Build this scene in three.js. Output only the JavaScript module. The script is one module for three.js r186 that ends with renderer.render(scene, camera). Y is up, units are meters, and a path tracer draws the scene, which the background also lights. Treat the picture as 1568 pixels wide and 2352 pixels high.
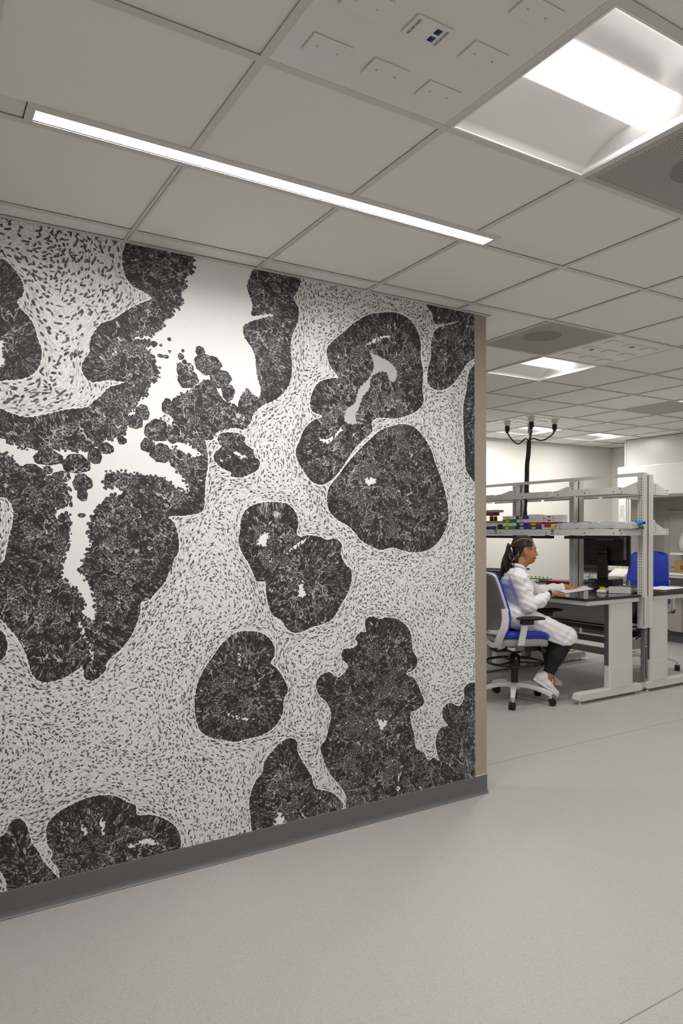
import * as THREE from 'three';
import { mergeGeometries } from 'three/addons/utils/BufferGeometryUtils.js';
import { RoundedBoxGeometry } from 'three/addons/geometries/RoundedBoxGeometry.js';
import { RectAreaLightUniformsLib } from 'three/addons/lights/RectAreaLightUniformsLib.js';
import { MarchingCubes } from 'three/addons/objects/MarchingCubes.js';

// ---------------------------------------------------------------- camera, exposure
// x runs along the mural wall (0 = its free end), y is up, z comes towards the viewer (0 = face of the mural wall)
RectAreaLightUniformsLib.init();
const scene = new THREE.Scene();
scene.background = new THREE.Color(0x000000);
const PHOTO_W = 1568, PHOTO_H = 2352, FOCAL = 1621.54;
const camera = new THREE.PerspectiveCamera((2 * Math.atan(PHOTO_H / 2 / FOCAL) * 180) / Math.PI, PHOTO_W / PHOTO_H, 0.05, 60);
camera.position.set(-2.8445, 1.5155, 3.0195);
camera.rotation.set(-0.012, -0.5412, -0.0041, 'YXZ');
camera.setViewOffset(PHOTO_W, PHOTO_H, 20.6, -61.4, PHOTO_W, PHOTO_H);        // a shift lens: raised front, level camera
const renderer = new THREE.WebGLRenderer({ antialias: true });
renderer.toneMapping = THREE.LinearToneMapping;
renderer.toneMappingExposure = 1.0;
renderer.shadowMap.enabled = true;
const LAMP = { linear: 84, troffer: 84, glow: 1.7 };                                // strength of the two kinds of ceiling lamp
const LAMP_COLOR = 0xfffbf7;

// ---------------------------------------------------------------- helpers
let seed = 7;
const rnd = () => { seed = (seed + 0x6d2b79f5) | 0; let t = Math.imul(seed ^ (seed >>> 15), 1 | seed); t = (t + Math.imul(t ^ (t >>> 7), 61 | t)) ^ t; return ((t ^ (t >>> 14)) >>> 0) / 4294967296; };
const rr = (a, b) => a + (b - a) * rnd();
const V = (x, y, z) => new THREE.Vector3(x, y, z);
const used = new Map();
function numbered(name) { const n = used.get(name) ?? 0; used.set(name, n + 1); return n ? name + '_' + String(n).padStart(3, '0') : name; }
function join(geos) {
  const list = (Array.isArray(geos) ? geos : [geos]).map((g) => { const h = g.index ? g.toNonIndexed() : g.clone(); for (const k of Object.keys(h.attributes)) if (!['position', 'normal', 'uv'].includes(k)) h.deleteAttribute(k); if (!h.attributes.normal) h.computeVertexNormals(); if (!h.attributes.uv) h.setAttribute('uv', new THREE.BufferAttribute(new Float32Array(h.attributes.position.count * 2), 2)); return h; });
  return list.length === 1 ? list[0] : mergeGeometries(list, false);
}
function part(name, geos, mat, parent, label) {
  const m = new THREE.Mesh(join(geos), mat); m.name = name; m.castShadow = m.receiveShadow = true;
  if (label) m.userData.label = label;
  parent.add(m); return m;
}
function share(name, geo, mat, parent, x = 0, y = 0, z = 0) { const m = new THREE.Mesh(geo, mat); m.name = name; m.castShadow = m.receiveShadow = true; m.position.set(x, y, z); parent.add(m); return m; }
function thing(name, label, category, [x, y, z] = [0, 0, 0], turn = 0, group) {
  const o = new THREE.Group(); o.name = numbered(name); o.position.set(x, y, z); o.rotation.y = turn; o.userData = { label, category };
  if (group) o.userData.group = group;
  scene.add(o); return o;
}
function solo(name, label, category, geos, mat, [x, y, z] = [0, 0, 0], turn = 0, group) {
  const m = part(numbered(name), geos, mat, scene); m.position.set(x, y, z); m.rotation.y = turn; m.userData = { label, category }; if (group) m.userData.group = group; return m;
}
function struct(name, label, geos, mat) {
  const o = geos ? part(name, geos, mat, scene) : new THREE.Group(); if (!geos) { o.name = name; scene.add(o); }
  o.userData = { kind: 'structure', label }; return o;
}
function copyOf(o, [x, y, z], turn, label, group) { const c = o.clone(); c.name = numbered(o.name.replace(/_\d{3}$/, '')); c.position.set(x, y, z); c.rotation.y = turn; c.userData = { ...o.userData }; if (label) c.userData.label = label; if (group) c.userData.group = group; scene.add(c); return c; }
const box = (w, h, d, x = 0, y = 0, z = 0) => new THREE.BoxGeometry(w, h, d).translate(x, y, z);
const span = (x0, x1, y0, y1, z0, z1) => box(x1 - x0, y1 - y0, z1 - z0, (x0 + x1) / 2, (y0 + y1) / 2, (z0 + z1) / 2);
const rbox = (w, h, d, r, x = 0, y = 0, z = 0, s = 2) => new RoundedBoxGeometry(w, h, d, s, r).translate(x, y, z);
const rspan = (x0, x1, y0, y1, z0, z1, r = 0.003, s = 2) => rbox(x1 - x0, y1 - y0, z1 - z0, r, (x0 + x1) / 2, (y0 + y1) / 2, (z0 + z1) / 2, s);
const cyl = (r0, r1, h, x = 0, y = 0, z = 0, n = 20) => new THREE.CylinderGeometry(r0, r1, h, n).translate(x, y, z);
const tube = (pts, r, n = 24, k = 8, closed = false) => new THREE.TubeGeometry(new THREE.CatmullRomCurve3(pts.map((p) => (p.isVector3 ? p : V(...p))), closed, 'centripetal'), n, r, k, closed);
function rod(a, b, r, n = 12) { const A = V(...a), B = V(...b), d = B.clone().sub(A), g = new THREE.CylinderGeometry(r, r, d.length(), n); g.applyQuaternion(new THREE.Quaternion().setFromUnitVectors(V(0, 1, 0), d.normalize())); return g.translate((A.x + B.x) / 2, (A.y + B.y) / 2, (A.z + B.z) / 2); }
function extrude(pts, depth, bevel = 0, seg = 2) {      // outline in x,y extruded along z, centred
  const s = new THREE.Shape(pts.map((p) => new THREE.Vector2(...p)));
  const g = new THREE.ExtrudeGeometry(s, { depth: depth - 2 * bevel, bevelEnabled: bevel > 0, bevelThickness: bevel, bevelSize: bevel, bevelOffset: -bevel, bevelSegments: seg, curveSegments: 8 });
  return g.translate(0, 0, -(depth - 2 * bevel) / 2);
}
// a rectangular section w x h swept along a smooth path; «side» fixes which way the width points
function strap(pts, w, h, side, n = 20, taper = () => 1) {
  const c = new THREE.CatmullRomCurve3(pts.map((p) => V(...p)), false, 'centripetal'), S = V(...side).normalize(), pos = [], idx = [];
  const sec = [[-1, -0.6], [-0.85, -1], [0.85, -1], [1, -0.6], [1, 0.6], [0.85, 1], [-0.85, 1], [-1, 0.6]];
  for (let i = 0; i <= n; i++) {
    const t = i / n, p = c.getPointAt(t), d = c.getTangentAt(t), s = S.clone().addScaledVector(d, -S.dot(d)).normalize(), u = new THREE.Vector3().crossVectors(d, s), k = taper(t);
    for (const [a, b] of sec) pos.push(...p.clone().addScaledVector(s, (a * w * k) / 2).addScaledVector(u, (b * h) / 2).toArray());
  }
  for (let i = 0; i < n; i++) for (let j = 0; j < 8; j++) { const a = i * 8 + j, b = i * 8 + ((j + 1) % 8); idx.push(a, a + 8, b, b, a + 8, b + 8); }
  for (const [o, f] of [[0, 1], [n * 8, 0]]) for (let j = 1; j < 7; j++) f ? idx.push(o, o + j, o + j + 1) : idx.push(o, o + j + 1, o + j);
  const g = new THREE.BufferGeometry(); g.setAttribute('position', new THREE.Float32BufferAttribute(pos, 3)); g.setIndex(idx);
  const f = g.toNonIndexed(); f.computeVertexNormals(); return f;
}
// a closed sheet: front(s,t) and back(s,t) give points for s,t in 0..1
function sheet(front, back, n = 24, m = 24) {
  const pos = [], idx = [], id = (k, i, j) => k * (n + 1) * (m + 1) + i * (m + 1) + j;
  for (const f of [front, back]) for (let i = 0; i <= n; i++) for (let j = 0; j <= m; j++) pos.push(...f(i / n, j / m));
  for (let i = 0; i < n; i++) for (let j = 0; j < m; j++) for (const k of [0, 1]) { const a = id(k, i, j), b = id(k, i + 1, j), c = id(k, i + 1, j + 1), d = id(k, i, j + 1); k ? idx.push(a, c, b, a, d, c) : idx.push(a, b, c, a, c, d); }
  const edge = []; for (let i = 0; i < n; i++) edge.push([i, 0]); for (let j = 0; j < m; j++) edge.push([n, j]); for (let i = n; i > 0; i--) edge.push([i, m]); for (let j = m; j > 0; j--) edge.push([0, j]);
  edge.forEach(([i, j], q) => { const [k, l] = edge[(q + 1) % edge.length], a = id(0, i, j), b = id(0, k, l), c = id(1, i, j), d = id(1, k, l); idx.push(a, c, b, b, c, d); });
  const g = new THREE.BufferGeometry(); g.setAttribute('position', new THREE.Float32BufferAttribute(pos, 3)); g.setIndex(idx); g.computeVertexNormals(); return g;
}
// smooth union of tapered capsules and ellipsoids, meshed with marching cubes
function sdf(p, prims, k) {
  let d = 1e3;
  for (const q of prims) {
    let e;
    if (q.b) {
      const ax = p[0] - q.a[0], ay = p[1] - q.a[1], az = p[2] - q.a[2], bx = q.b[0] - q.a[0], by = q.b[1] - q.a[1], bz = q.b[2] - q.a[2];
      const h = Math.min(1, Math.max(0, (ax * bx + ay * by + az * bz) / (bx * bx + by * by + bz * bz))), f = q.flat ?? 1;
      e = Math.hypot(ax - bx * h, ay - by * h, (az - bz * h) / f) * Math.min(1, (1 + f) / 2) - (q.ra + (q.rb - q.ra) * h);
    } else {
      let x = p[0] - q.c[0], y = p[1] - q.c[1], z = p[2] - q.c[2];
      if (q.tilt) { const c = Math.cos(q.tilt), s = Math.sin(q.tilt); [x, y] = [x * c + y * s, -x * s + y * c]; }
      const l = Math.hypot(x / q.r[0], y / q.r[1], z / q.r[2]), m = Math.hypot(x / q.r[0] ** 2, y / q.r[1] ** 2, z / q.r[2] ** 2);
      e = m > 1e-9 ? (l * (l - 1)) / m : -Math.min(...q.r);
    }
    const kk = q.k ?? k;
    if (q.cut) { const h = Math.max(kk - Math.abs(d + e), 0) / kk; d = Math.max(d, -e) + h * h * kk * 0.25; }
    else { const h = Math.max(kk - Math.abs(d - e), 0) / kk; d = Math.min(d, e) - h * h * kk * 0.25; }
  }
  return d;
}
function blob(prims, [cx, cy, cz], half, cell, k = 0.04, shape = (d) => d) {
  const size = Math.ceil((2 * half) / cell), mc = new MarchingCubes(size, new THREE.MeshStandardMaterial(), false, false, 260000), hs = size / 2;
  for (let z = 0; z < size; z++) for (let y = 0; y < size; y++) for (let x = 0; x < size; x++) {
    const p = [cx + ((x - hs) / hs) * half, cy + ((y - hs) / hs) * half, cz + ((z - hs) / hs) * half];
    mc.field[x + y * size + z * size * size] = -shape(sdf(p, prims, k), p);
  }
  mc.isolation = 0; mc.update();
  const n = mc.count, g = new THREE.BufferGeometry(), P = mc.positionArray.slice(0, n * 3), N = mc.normalArray.slice(0, n * 3);
  for (let i = 0; i < n; i++) { P[i * 3] = cx + P[i * 3] * half; P[i * 3 + 1] = cy + P[i * 3 + 1] * half; P[i * 3 + 2] = cz + P[i * 3 + 2] * half; const l = Math.hypot(N[i * 3], N[i * 3 + 1], N[i * 3 + 2]) || 1; N[i * 3] /= l; N[i * 3 + 1] /= l; N[i * 3 + 2] /= l; }
  g.setAttribute('position', new THREE.BufferAttribute(P, 3)); g.setAttribute('normal', new THREE.BufferAttribute(N, 3));
  return g;
}
const std = (c, rough = 0.6, o = {}) => new THREE.MeshStandardMaterial({ color: c, roughness: rough, ...o });
function noiseTexture(n, repeat, fn, srgb) {
  const d = new Uint8Array(n * n * 4);
  for (let i = 0; i < n * n; i++) { const v = fn(i % n, (i / n) | 0); const c = Array.isArray(v) ? v : [v, v, v]; d[i * 4] = c[0]; d[i * 4 + 1] = c[1]; d[i * 4 + 2] = c[2]; d[i * 4 + 3] = 255; }
  const t = new THREE.DataTexture(d, n, n); t.wrapS = t.wrapT = THREE.RepeatWrapping; t.repeat.set(repeat, repeat); t.magFilter = THREE.LinearFilter; t.minFilter = THREE.LinearMipmapLinearFilter; t.generateMipmaps = true; if (srgb) t.colorSpace = THREE.SRGBColorSpace; t.needsUpdate = true; return t;
}
// print on a flat face: draws with a callback on a small canvas
function printed(w, h, draw, rough = 0.6) { const c = document.createElement('canvas'); c.width = w; c.height = h; draw(c.getContext('2d'), w, h); const t = new THREE.CanvasTexture(c); t.colorSpace = THREE.SRGBColorSpace; return new THREE.MeshStandardMaterial({ map: t, roughness: rough }); }
const plate = (w, h, x = 0, y = 0, z = 0) => new THREE.PlaneGeometry(w, h).translate(x, y, z);

// ---------------------------------------------------------------- materials
const grain = new Float32Array(512 * 512).map(() => rnd());
const floorSpeck = noiseTexture(512, 1.6, (x, y) => {
  const g = grain[x + y * 512], h = grain[(x >> 1) + (y >> 1) * 512];
  let v = 180 + (g - 0.5) * 15 + (h - 0.5) * 16; if (h > 0.985) v -= 34; else if (h < 0.012) v += 26; return [v + 1, v - 1, v - 5];
}, true);
const tileBump = noiseTexture(256, 2.5, (x, y) => { const g = grain[x + y * 512], h = grain[(x >> 1) + 3 + (y >> 1) * 512]; return 150 + (g - 0.5) * 60 + (h > 0.93 ? -70 : 0); });
const plasterBump = noiseTexture(256, 5, (x, y) => 128 + (grain[x + y * 512] - 0.5) * 90);
const M = {
  floor: new THREE.MeshStandardMaterial({ map: floorSpeck, roughness: 0.5 }),
  seam: std(0x8b8781, 0.5),
  tiles: [0xf5f3f0, 0xf4f2ee, 0xf7f5f2].map((c) => new THREE.MeshStandardMaterial({ color: c, roughness: 0.95, bumpMap: tileBump, bumpScale: 0.0012 })),
  bar: std(0xdedbd6, 0.6), dark: std(0x1a1a1a, 0.9),
  wall: new THREE.MeshStandardMaterial({ color: 0xf3f1ec, roughness: 0.85, bumpMap: plasterBump, bumpScale: 0.0004 }),
  taupe: new THREE.MeshStandardMaterial({ color: 0xa79b8f, roughness: 0.7, bumpMap: plasterBump, bumpScale: 0.0004 }),
  base: std(0x66666a, 0.42), caulk: std(0xe8e2d8, 0.5),
  white: std(0xe9e8e5, 0.35), whiteGloss: std(0xf1f1ef, 0.22), panel: std(0xefeeeb, 0.38),
  steel: std(0xd8d8d4, 0.38, { metalness: 0.0 }), steelDark: std(0x83837f, 0.45), charcoal: std(0x57565a, 0.55), black: std(0x131314, 0.45), blackGloss: std(0x0c0c0d, 0.25), rubber: std(0x1b1b1c, 0.7),
  epoxy: std(0x1d1d1f, 0.16), chrome: std(0xbfc2c4, 0.25, { metalness: 1 }), slot: std(0x24241f, 0.8),
  modesty: std(0xb0aeab, 0.6), blue: std(0x1f37b4, 0.5), shell: std(0x6a6966, 0.6), pan: std(0xaeada9, 0.5), chairWhite: std(0xe4e4e4, 0.35),
  perf: std(0xb9b6b0, 0.7),
};

// ---------------------------------------------------------------- the room
const H = 2.735, G = 0.6096, GX = -2.046, GZ = 1.3474;           // ceiling height; the 2 ft ceiling grid and its origin
const ROOM = { x0: -4.75, x1: 6.34, z0: -4.0, z1: 4.4 };
const floor = struct('floor', 'light grey speckled sheet vinyl floor', null);
{
  const g = span(ROOM.x0 - 0.2, ROOM.x1 + 0.2, -0.1, 0, ROOM.z0 - 0.2, ROOM.z1 + 0.2), p = g.attributes.position, uv = g.attributes.uv;
  for (let i = 0; i < p.count; i++) uv.setXY(i, p.getX(i), p.getZ(i));
  part('vinyl_sheet', g, M.floor, floor);
  for (const z of [-0.352, 1.633]) part('weld_seam', span(ROOM.x0, ROOM.x1, -0.001, 0.0004, z - 0.0022, z + 0.0022), M.seam, floor);
}
struct('wall_left', 'white wall closing the corridor on the left', span(ROOM.x0 - 0.2, ROOM.x0, 0, 3.1, ROOM.z0 - 0.2, ROOM.z1 + 0.2), M.wall);
struct('wall_right', 'white wall behind the fume hood', span(ROOM.x1, ROOM.x1 + 0.2, 0, 3.1, ROOM.z0 - 0.2, ROOM.z1 + 0.2), M.wall);
struct('wall_back', 'white far wall of the laboratory', span(ROOM.x0, ROOM.x1, 0, 3.1, ROOM.z0 - 0.2, ROOM.z0), M.wall);
struct('wall_front', 'white wall on the near side of the corridor', span(ROOM.x0, ROOM.x1, 0, 3.1, ROOM.z1, ROOM.z1 + 0.2), M.wall);
struct('wall_mural', 'taupe painted partition that carries the tissue mural', span(ROOM.x0, 0, 0, H + 0.003, -0.16, 0), M.taupe);
// coved rubber base: profile in z,y swept along the wall and round its free end
{
  const prof = [[0, 0], [0.016, 0], [0.0145, 0.003], [0.010, 0.007], [0.0062, 0.014], [0.0042, 0.024], [0.0036, 0.104], [0.002, 0.1075], [0, 0.1075]];
  const b = struct('baseboard_front', 'dark grey coved rubber base along the mural wall', null);
  const run = (len) => extrude(prof, len);
  part('cove_base', [run(4.751).rotateY(-Math.PI / 2).translate(0, 0, 0).scale(1, 1, -1).translate(ROOM.x0 + 4.751 / 2, 0, 0)].map((g) => { const q = g.toNonIndexed(), p = q.attributes.position, a = p.array; for (let i = 0; i < a.length; i += 9) for (let k = 0; k < 3; k++) { const t = a[i + 3 + k]; a[i + 3 + k] = a[i + 6 + k]; a[i + 6 + k] = t; } let mn = 9, mx = -9; for (let i = 2; i < a.length; i += 3) { mn = Math.min(mn, a[i]); mx = Math.max(mx, a[i]); } if (mx < 1e-4) for (let i = 2; i < a.length; i += 3) a[i] = -a[i]; q.computeVertexNormals(); return q; }), M.base, b);
  part('cove_base', run(0.16).translate(0, 0, -0.08), M.base, b);
  part('caulk_line', span(-0.089, 0.001, 0.1075, 0.1105, 0, 0.0022), M.caulk, b);
  const bb = struct('baseboard_back', 'dark grey rubber base along the far wall', span(ROOM.x0, 5.6, 0, 0.1075, ROOM.z0, ROOM.z0 + 0.006), M.base);
}
// suspended ceiling: T-bars, lay-in tiles, dark plenum above
const ceiling = struct('ceiling', 'suspended ceiling of plain lay-in tiles in a white metal grid', null);
part('plenum', span(ROOM.x0 - 0.2, ROOM.x1 + 0.2, 3.0, 3.1, ROOM.z0 - 0.2, ROOM.z1 + 0.2), M.dark, ceiling);
const AMIN = -5, AMAX = 14, BMIN = -6, BMAX = 9;
const X = (a) => GX + a * G, Z = (b) => GZ - b * G;
const taken = new Set(['0,-1', '1,-1', '2,-1', '4,2', '5,2', '5,3', '8,6', '9,7', '11,7', '9,3', '9,4', '5,-1', '9,-1', '-3,-5', '1,-5', '5,-5', '0,4', '-4,4']);   // cells with lamps, service and air panels
for (let a = AMIN; a <= AMAX; a++) { const x = X(a); if (x > ROOM.x0 && x < ROOM.x1) part('grid_bar', (a >= 0 && a <= 2 ? [[ROOM.z0, Z(1)], [Z(1) + 0.1035, ROOM.z1]] : [[ROOM.z0, ROOM.z1]]).flatMap(([z0, z1]) => [span(x - 0.012, x + 0.012, H, H + 0.0016, z0, z1), span(x - 0.0008, x + 0.0008, H, H + 0.032, z0, z1)]), M.bar, ceiling); }
for (let b = BMIN; b <= BMAX; b++) { const z = Z(b); if (z > ROOM.z0 && z < ROOM.z1) part('grid_bar', [span(ROOM.x0, ROOM.x1, H - 0.0006, H + 0.0016, z - 0.012, z + 0.012), span(ROOM.x0, ROOM.x1, H, H + 0.032, z - 0.0008, z + 0.0008)], M.bar, ceiling); }
for (let a = AMIN; a < AMAX; a++) for (let b = BMIN; b < BMAX; b++) {
  if (taken.has(a + ',' + b)) continue;
  let x0 = Math.max(X(a) + 0.0065, ROOM.x0), x1 = Math.min(X(a + 1) - 0.0065, ROOM.x1), z1 = Math.min(Z(b) - 0.0065, ROOM.z1), z0 = Math.max(Z(b + 1) + 0.0065, ROOM.z0);
  if (x1 - x0 < 0.03 || z1 - z0 < 0.03) continue;
  if (b === 0 && a >= -1 && a <= 2) {                                        // cut round the recessed linear lamp
    z0 += 0.094;
    if (a === -1) { part('ceiling_tile', span(x0, X(-0.815), H + 0.0052, H + 0.02, z0 - 0.094, z0), M.tiles[0], ceiling); }
    if (a === 2) { part('ceiling_tile', span(X(2.205), x1, H + 0.0052, H + 0.02, z0 - 0.094, z0), M.tiles[0], ceiling); }
  }
  const g = span(x0, x1, H + 0.0052, H + 0.02, z0, z1), p = g.attributes.position, uv = g.attributes.uv;
  for (let i = 0; i < p.count; i++) uv.setXY(i, p.getX(i), p.getZ(i));
  part('ceiling_tile', g, M.tiles[(rnd() * 3) | 0], ceiling);
}
// wall angle where the ceiling meets the mural wall, and round its end
const angle = struct('trim_1', 'white metal wall angle between ceiling and mural wall', null);
part('wall_angle', [span(ROOM.x0, 0.024, H - 0.0012, H + 0.0004, 0, 0.022), span(ROOM.x0, 0.0015, H - 0.0012, H + 0.02, -0.0005, 0.0016)], M.bar, angle);
part('wall_angle', [span(0, 0.024, H - 0.0012, H + 0.0004, -0.18, 0), span(ROOM.x0, 0.024, H - 0.0012, H + 0.0004, -0.182, -0.16)], M.bar, angle);
{
  const e = struct('trim_2', 'white metal wall angles round the laboratory walls', null);
  part('wall_angle', span(ROOM.x0, ROOM.x1, H - 0.0012, H + 0.0004, ROOM.z0, ROOM.z0 + 0.022), M.bar, e);
  part('wall_angle', span(ROOM.x1 - 0.022, ROOM.x1, H - 0.0012, H + 0.0004, ROOM.z0, ROOM.z1), M.bar, e);
}

// ---------------------------------------------------------------- ceiling lamps
const glow = (k) => new THREE.MeshStandardMaterial({ color: 0xf4f4f4, roughness: 0.5, emissive: LAMP_COLOR, emissiveIntensity: k });
function areaLight(parent, w, d, power, x, y, z) {
  const l = new THREE.RectAreaLight(LAMP_COLOR, power, w, d); l.position.set(x, y, z); l.rotation.x = -Math.PI / 2; l.castShadow = true; parent.add(l); return l;
}
{
  const x0 = X(-0.81), x1 = X(2.2), zb = Z(1) + 0.0125, zt = zb + 0.089, t = thing('linear_lamp', 'long thin recessed linear ceiling lamp with glowing white lens above the mural', 'lamp', [0, 0, 0]);
  const L0 = X(-0.77), L1 = X(2.165);
  part('housing', [span(x0, L0, H, H + 0.004, zb, zt), span(L1, x1, H, H + 0.004, zb, zt), span(L0, L1, H, H + 0.004, zt - 0.024, zt), span(L0, L1, H, H + 0.004, zb, zb + 0.003), span(x0, x1, H + 0.03, H + 0.034, zb, zt), span(x0, x1, H + 0.004, H + 0.03, zb, zb + 0.0015), span(x0, x1, H + 0.004, H + 0.03, zt - 0.0015, zt), span(x0, x0 + 0.002, H + 0.004, H + 0.03, zb, zt), span(x1 - 0.002, x1, H + 0.004, H + 0.03, zb, zt)], M.bar, t);
  part('lip', [span(L0, L1, H - 0.0004, H + 0.013, zb + 0.0015, zb + 0.003), span(L0, L1, H - 0.0004, H + 0.013, zt - 0.0255, zt - 0.024)], M.bar, t);
  part('lens', span(L0, L1, H + 0.0102, H + 0.013, zb + 0.003, zt - 0.0255), glow(LAMP.glow), t);
  areaLight(t, L1 - L0, 0.06, LAMP.linear, (L0 + L1) / 2, H + 0.0096, (zb + zt - 0.0225) / 2);
}
function makeTroffer() {
  const t = thing('troffer_lamp', '', 'lamp', [0, 0, 0]), h = G / 2 - 0.0125;             // origin at cell centre on the ceiling plane
  part('frame', [span(-h, h, -0.001, 0.004, h - 0.008, h), span(-h, h, -0.001, 0.004, -h, -h + 0.008), span(-h, -h + 0.008, -0.001, 0.004, -h + 0.008, h - 0.008), span(h - 0.008, h, -0.001, 0.004, -h + 0.008, h - 0.008)], M.whiteGloss, t);
  const i = h - 0.008, arch = (s) => [s[0], 0.004 + 0.078 * Math.sin((s[1] * Math.PI) / 2), 0];
  for (const sgn of [-1, 1]) {                                                             // two curved reflector wings
    const f = (s, u) => { const z = sgn * (i - u * (i - 0.085)); return [(-1 + 2 * s) * i, 0.003 + 0.07 * Math.sin((u * Math.PI) / 2) ** 0.9, z]; };
    part('reflector', sheet(f, (s, u) => { const p = f(s, u); return [p[0], p[1] + 0.003, p[2]]; }, 2, 16), M.whiteGloss, t);
  }
  for (const sgn of [-1, 1]) part('end_plate', extrude([[-i, 0.002], [i, 0.002], [i * 0.8, 0.045], [i * 0.5, 0.07], [0.0, 0.078], [-i * 0.5, 0.07], [-i * 0.8, 0.045]], 0.003).rotateY(Math.PI / 2).rotateZ(sgn * 0.0).translate(sgn * (i - 0.002), 0, 0), M.whiteGloss, t);
  const lens = (s, u) => { const q = (u - 0.5) * 2; return [(-1 + 2 * s) * (i - 0.012) + 0, 0.072 - 0.05 * Math.cos((q * Math.PI) / 2), q * 0.088]; };
  part('lens', sheet(lens, (s, u) => { const p = lens(s, u); return [p[0], p[1] + 0.004, p[2]]; }, 2, 16), glow(LAMP.glow), t);
  part('body', [span(-h, h, 0.085, 0.09, -h, h), span(-h, h, 0.004, 0.085, h - 0.002, h), span(-h, h, 0.004, 0.085, -h, -h + 0.002), span(-h, -h + 0.002, 0.004, 0.085, -h, h), span(h - 0.002, h, 0.004, 0.085, -h, h)], M.white, t);
  areaLight(t, 2 * i - 0.05, 0.12, LAMP.troffer, 0, 0.018, 0);
  return t;
}
{
  const t = makeTroffer();
  const spots = [['1,-1', 'large recessed square ceiling lamp with curved white reflector beside the service panel with blue jacks'], ['5,3', 'recessed square ceiling lamp between the speaker panel and the hanging cable'],
    ['9,7', 'recessed square ceiling lamp just behind the hanging black cable connectors'], ['11,7', 'small far recessed ceiling lamp nearest the fume hood'], ['9,3', 'recessed square ceiling lamp cut by the right edge beside the grey air panel'],
    ['5,-1', 'recessed square ceiling lamp over the aisle in front of the lab bench'], ['9,-1', 'recessed square ceiling lamp over the aisle right of the lab bench'],
    ['-3,-5', 'dimmed square ceiling lamp at the left of the corridor behind the viewer'], ['1,-5', 'dimmed square ceiling lamp behind the viewer opposite the mural'], ['5,-5', 'dimmed square ceiling lamp behind the viewer opposite the bench'],
    ['0,4', 'recessed square ceiling lamp in the laboratory behind the mural wall'], ['-4,4', 'recessed square ceiling lamp farthest left behind the mural wall']];
  spots.forEach(([c, label], k) => { const [a, b] = c.split(',').map(Number), p = [X(a + 0.5), H, Z(b + 0.5)]; if (k) { const c2 = copyOf(t, p, 0, label), far = b === 7 ? (a === 9 ? 1.3 : 0.75) : b === -5 ? 0.25 : 1; for (const l of c2.children) if (l.isRectAreaLight) l.intensity = LAMP.troffer * far; } else { t.position.set(...p); t.userData.label = label; } });
}
// perforated air panels, each with a round speaker behind the perforation
function perfTexture() {
  const n = 512, q = 8;
  return noiseTexture(n, 1, (x, y) => { const oy = (y / q) | 0, cx = ((x + (oy % 2) * (q / 2)) % q) - q / 2 + 0.5, cy = (y % q) - q / 2 + 0.5; return Math.hypot(cx, cy) < 2.3 ? [52, 51, 49] : [196, 193, 188]; }, true);
}
const perfMap = perfTexture(), perfMat = new THREE.MeshStandardMaterial({ map: perfMap, roughness: 0.7 }), speakMap = perfMap.clone();
const perfDark = new THREE.MeshStandardMaterial({ map: perfMap, color: 0xd4d4d4, roughness: 0.7 });
function airPanel(a, b, spk, label, plain) {
  const h = G / 2 - 0.0125, t = thing('perforated_panel', label, 'ceiling panel', [X(a + 0.5), H, Z(b + 0.5)]);
  const g = span(-h + 0.022, h - 0.022, 0.0, 0.003, -h + 0.022, h - 0.022), p = g.attributes.position, uv = g.attributes.uv;
  for (let i = 0; i < p.count; i++) uv.setXY(i, p.getX(i) * 1.9 + 0.5, p.getZ(i) * 1.9 + 0.5);
  part('perforated_sheet', g, plain ? M.perf : perfMat, t);
  part('frame', [span(-h, h, -0.001, 0.004, h - 0.022, h), span(-h, h, -0.001, 0.004, -h, -h + 0.022), span(-h, -h + 0.022, -0.001, 0.004, -h + 0.022, h - 0.022), span(h - 0.022, h, -0.001, 0.004, -h + 0.022, h - 0.022)], M.perf, t);
  if (spk) {
    const c = new THREE.CylinderGeometry(0.118, 0.118, 0.002, 48).translate(spk[0], -0.0004, spk[1]), q = c.attributes.position, w = c.attributes.uv;
    for (let i = 0; i < q.count; i++) w.setXY(i, q.getX(i) * 1.9 + 0.5, q.getZ(i) * 1.9 + 0.5);
    part('speaker_grille', c, perfDark, t); part('speaker_rim', new THREE.TorusGeometry(0.119, 0.0016, 8, 48).rotateX(Math.PI / 2).translate(spk[0], -0.0008, spk[1]), M.perf, t);
  }
  part('backing', span(-h, h, 0.01, 0.012, -h, h), M.dark, t);
  return t;
}
airPanel(2, -1, [0.0, -0.03], 'perforated metal ceiling panel with round speaker nearest the viewer, beside the large lamp');
airPanel(4, 2, [-0.1, 0.05], 'perforated metal ceiling panel with round speaker just past the wall end');
airPanel(9, 4, null, 'plain grey perforated air panel in the far ceiling at the right', true);
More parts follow.
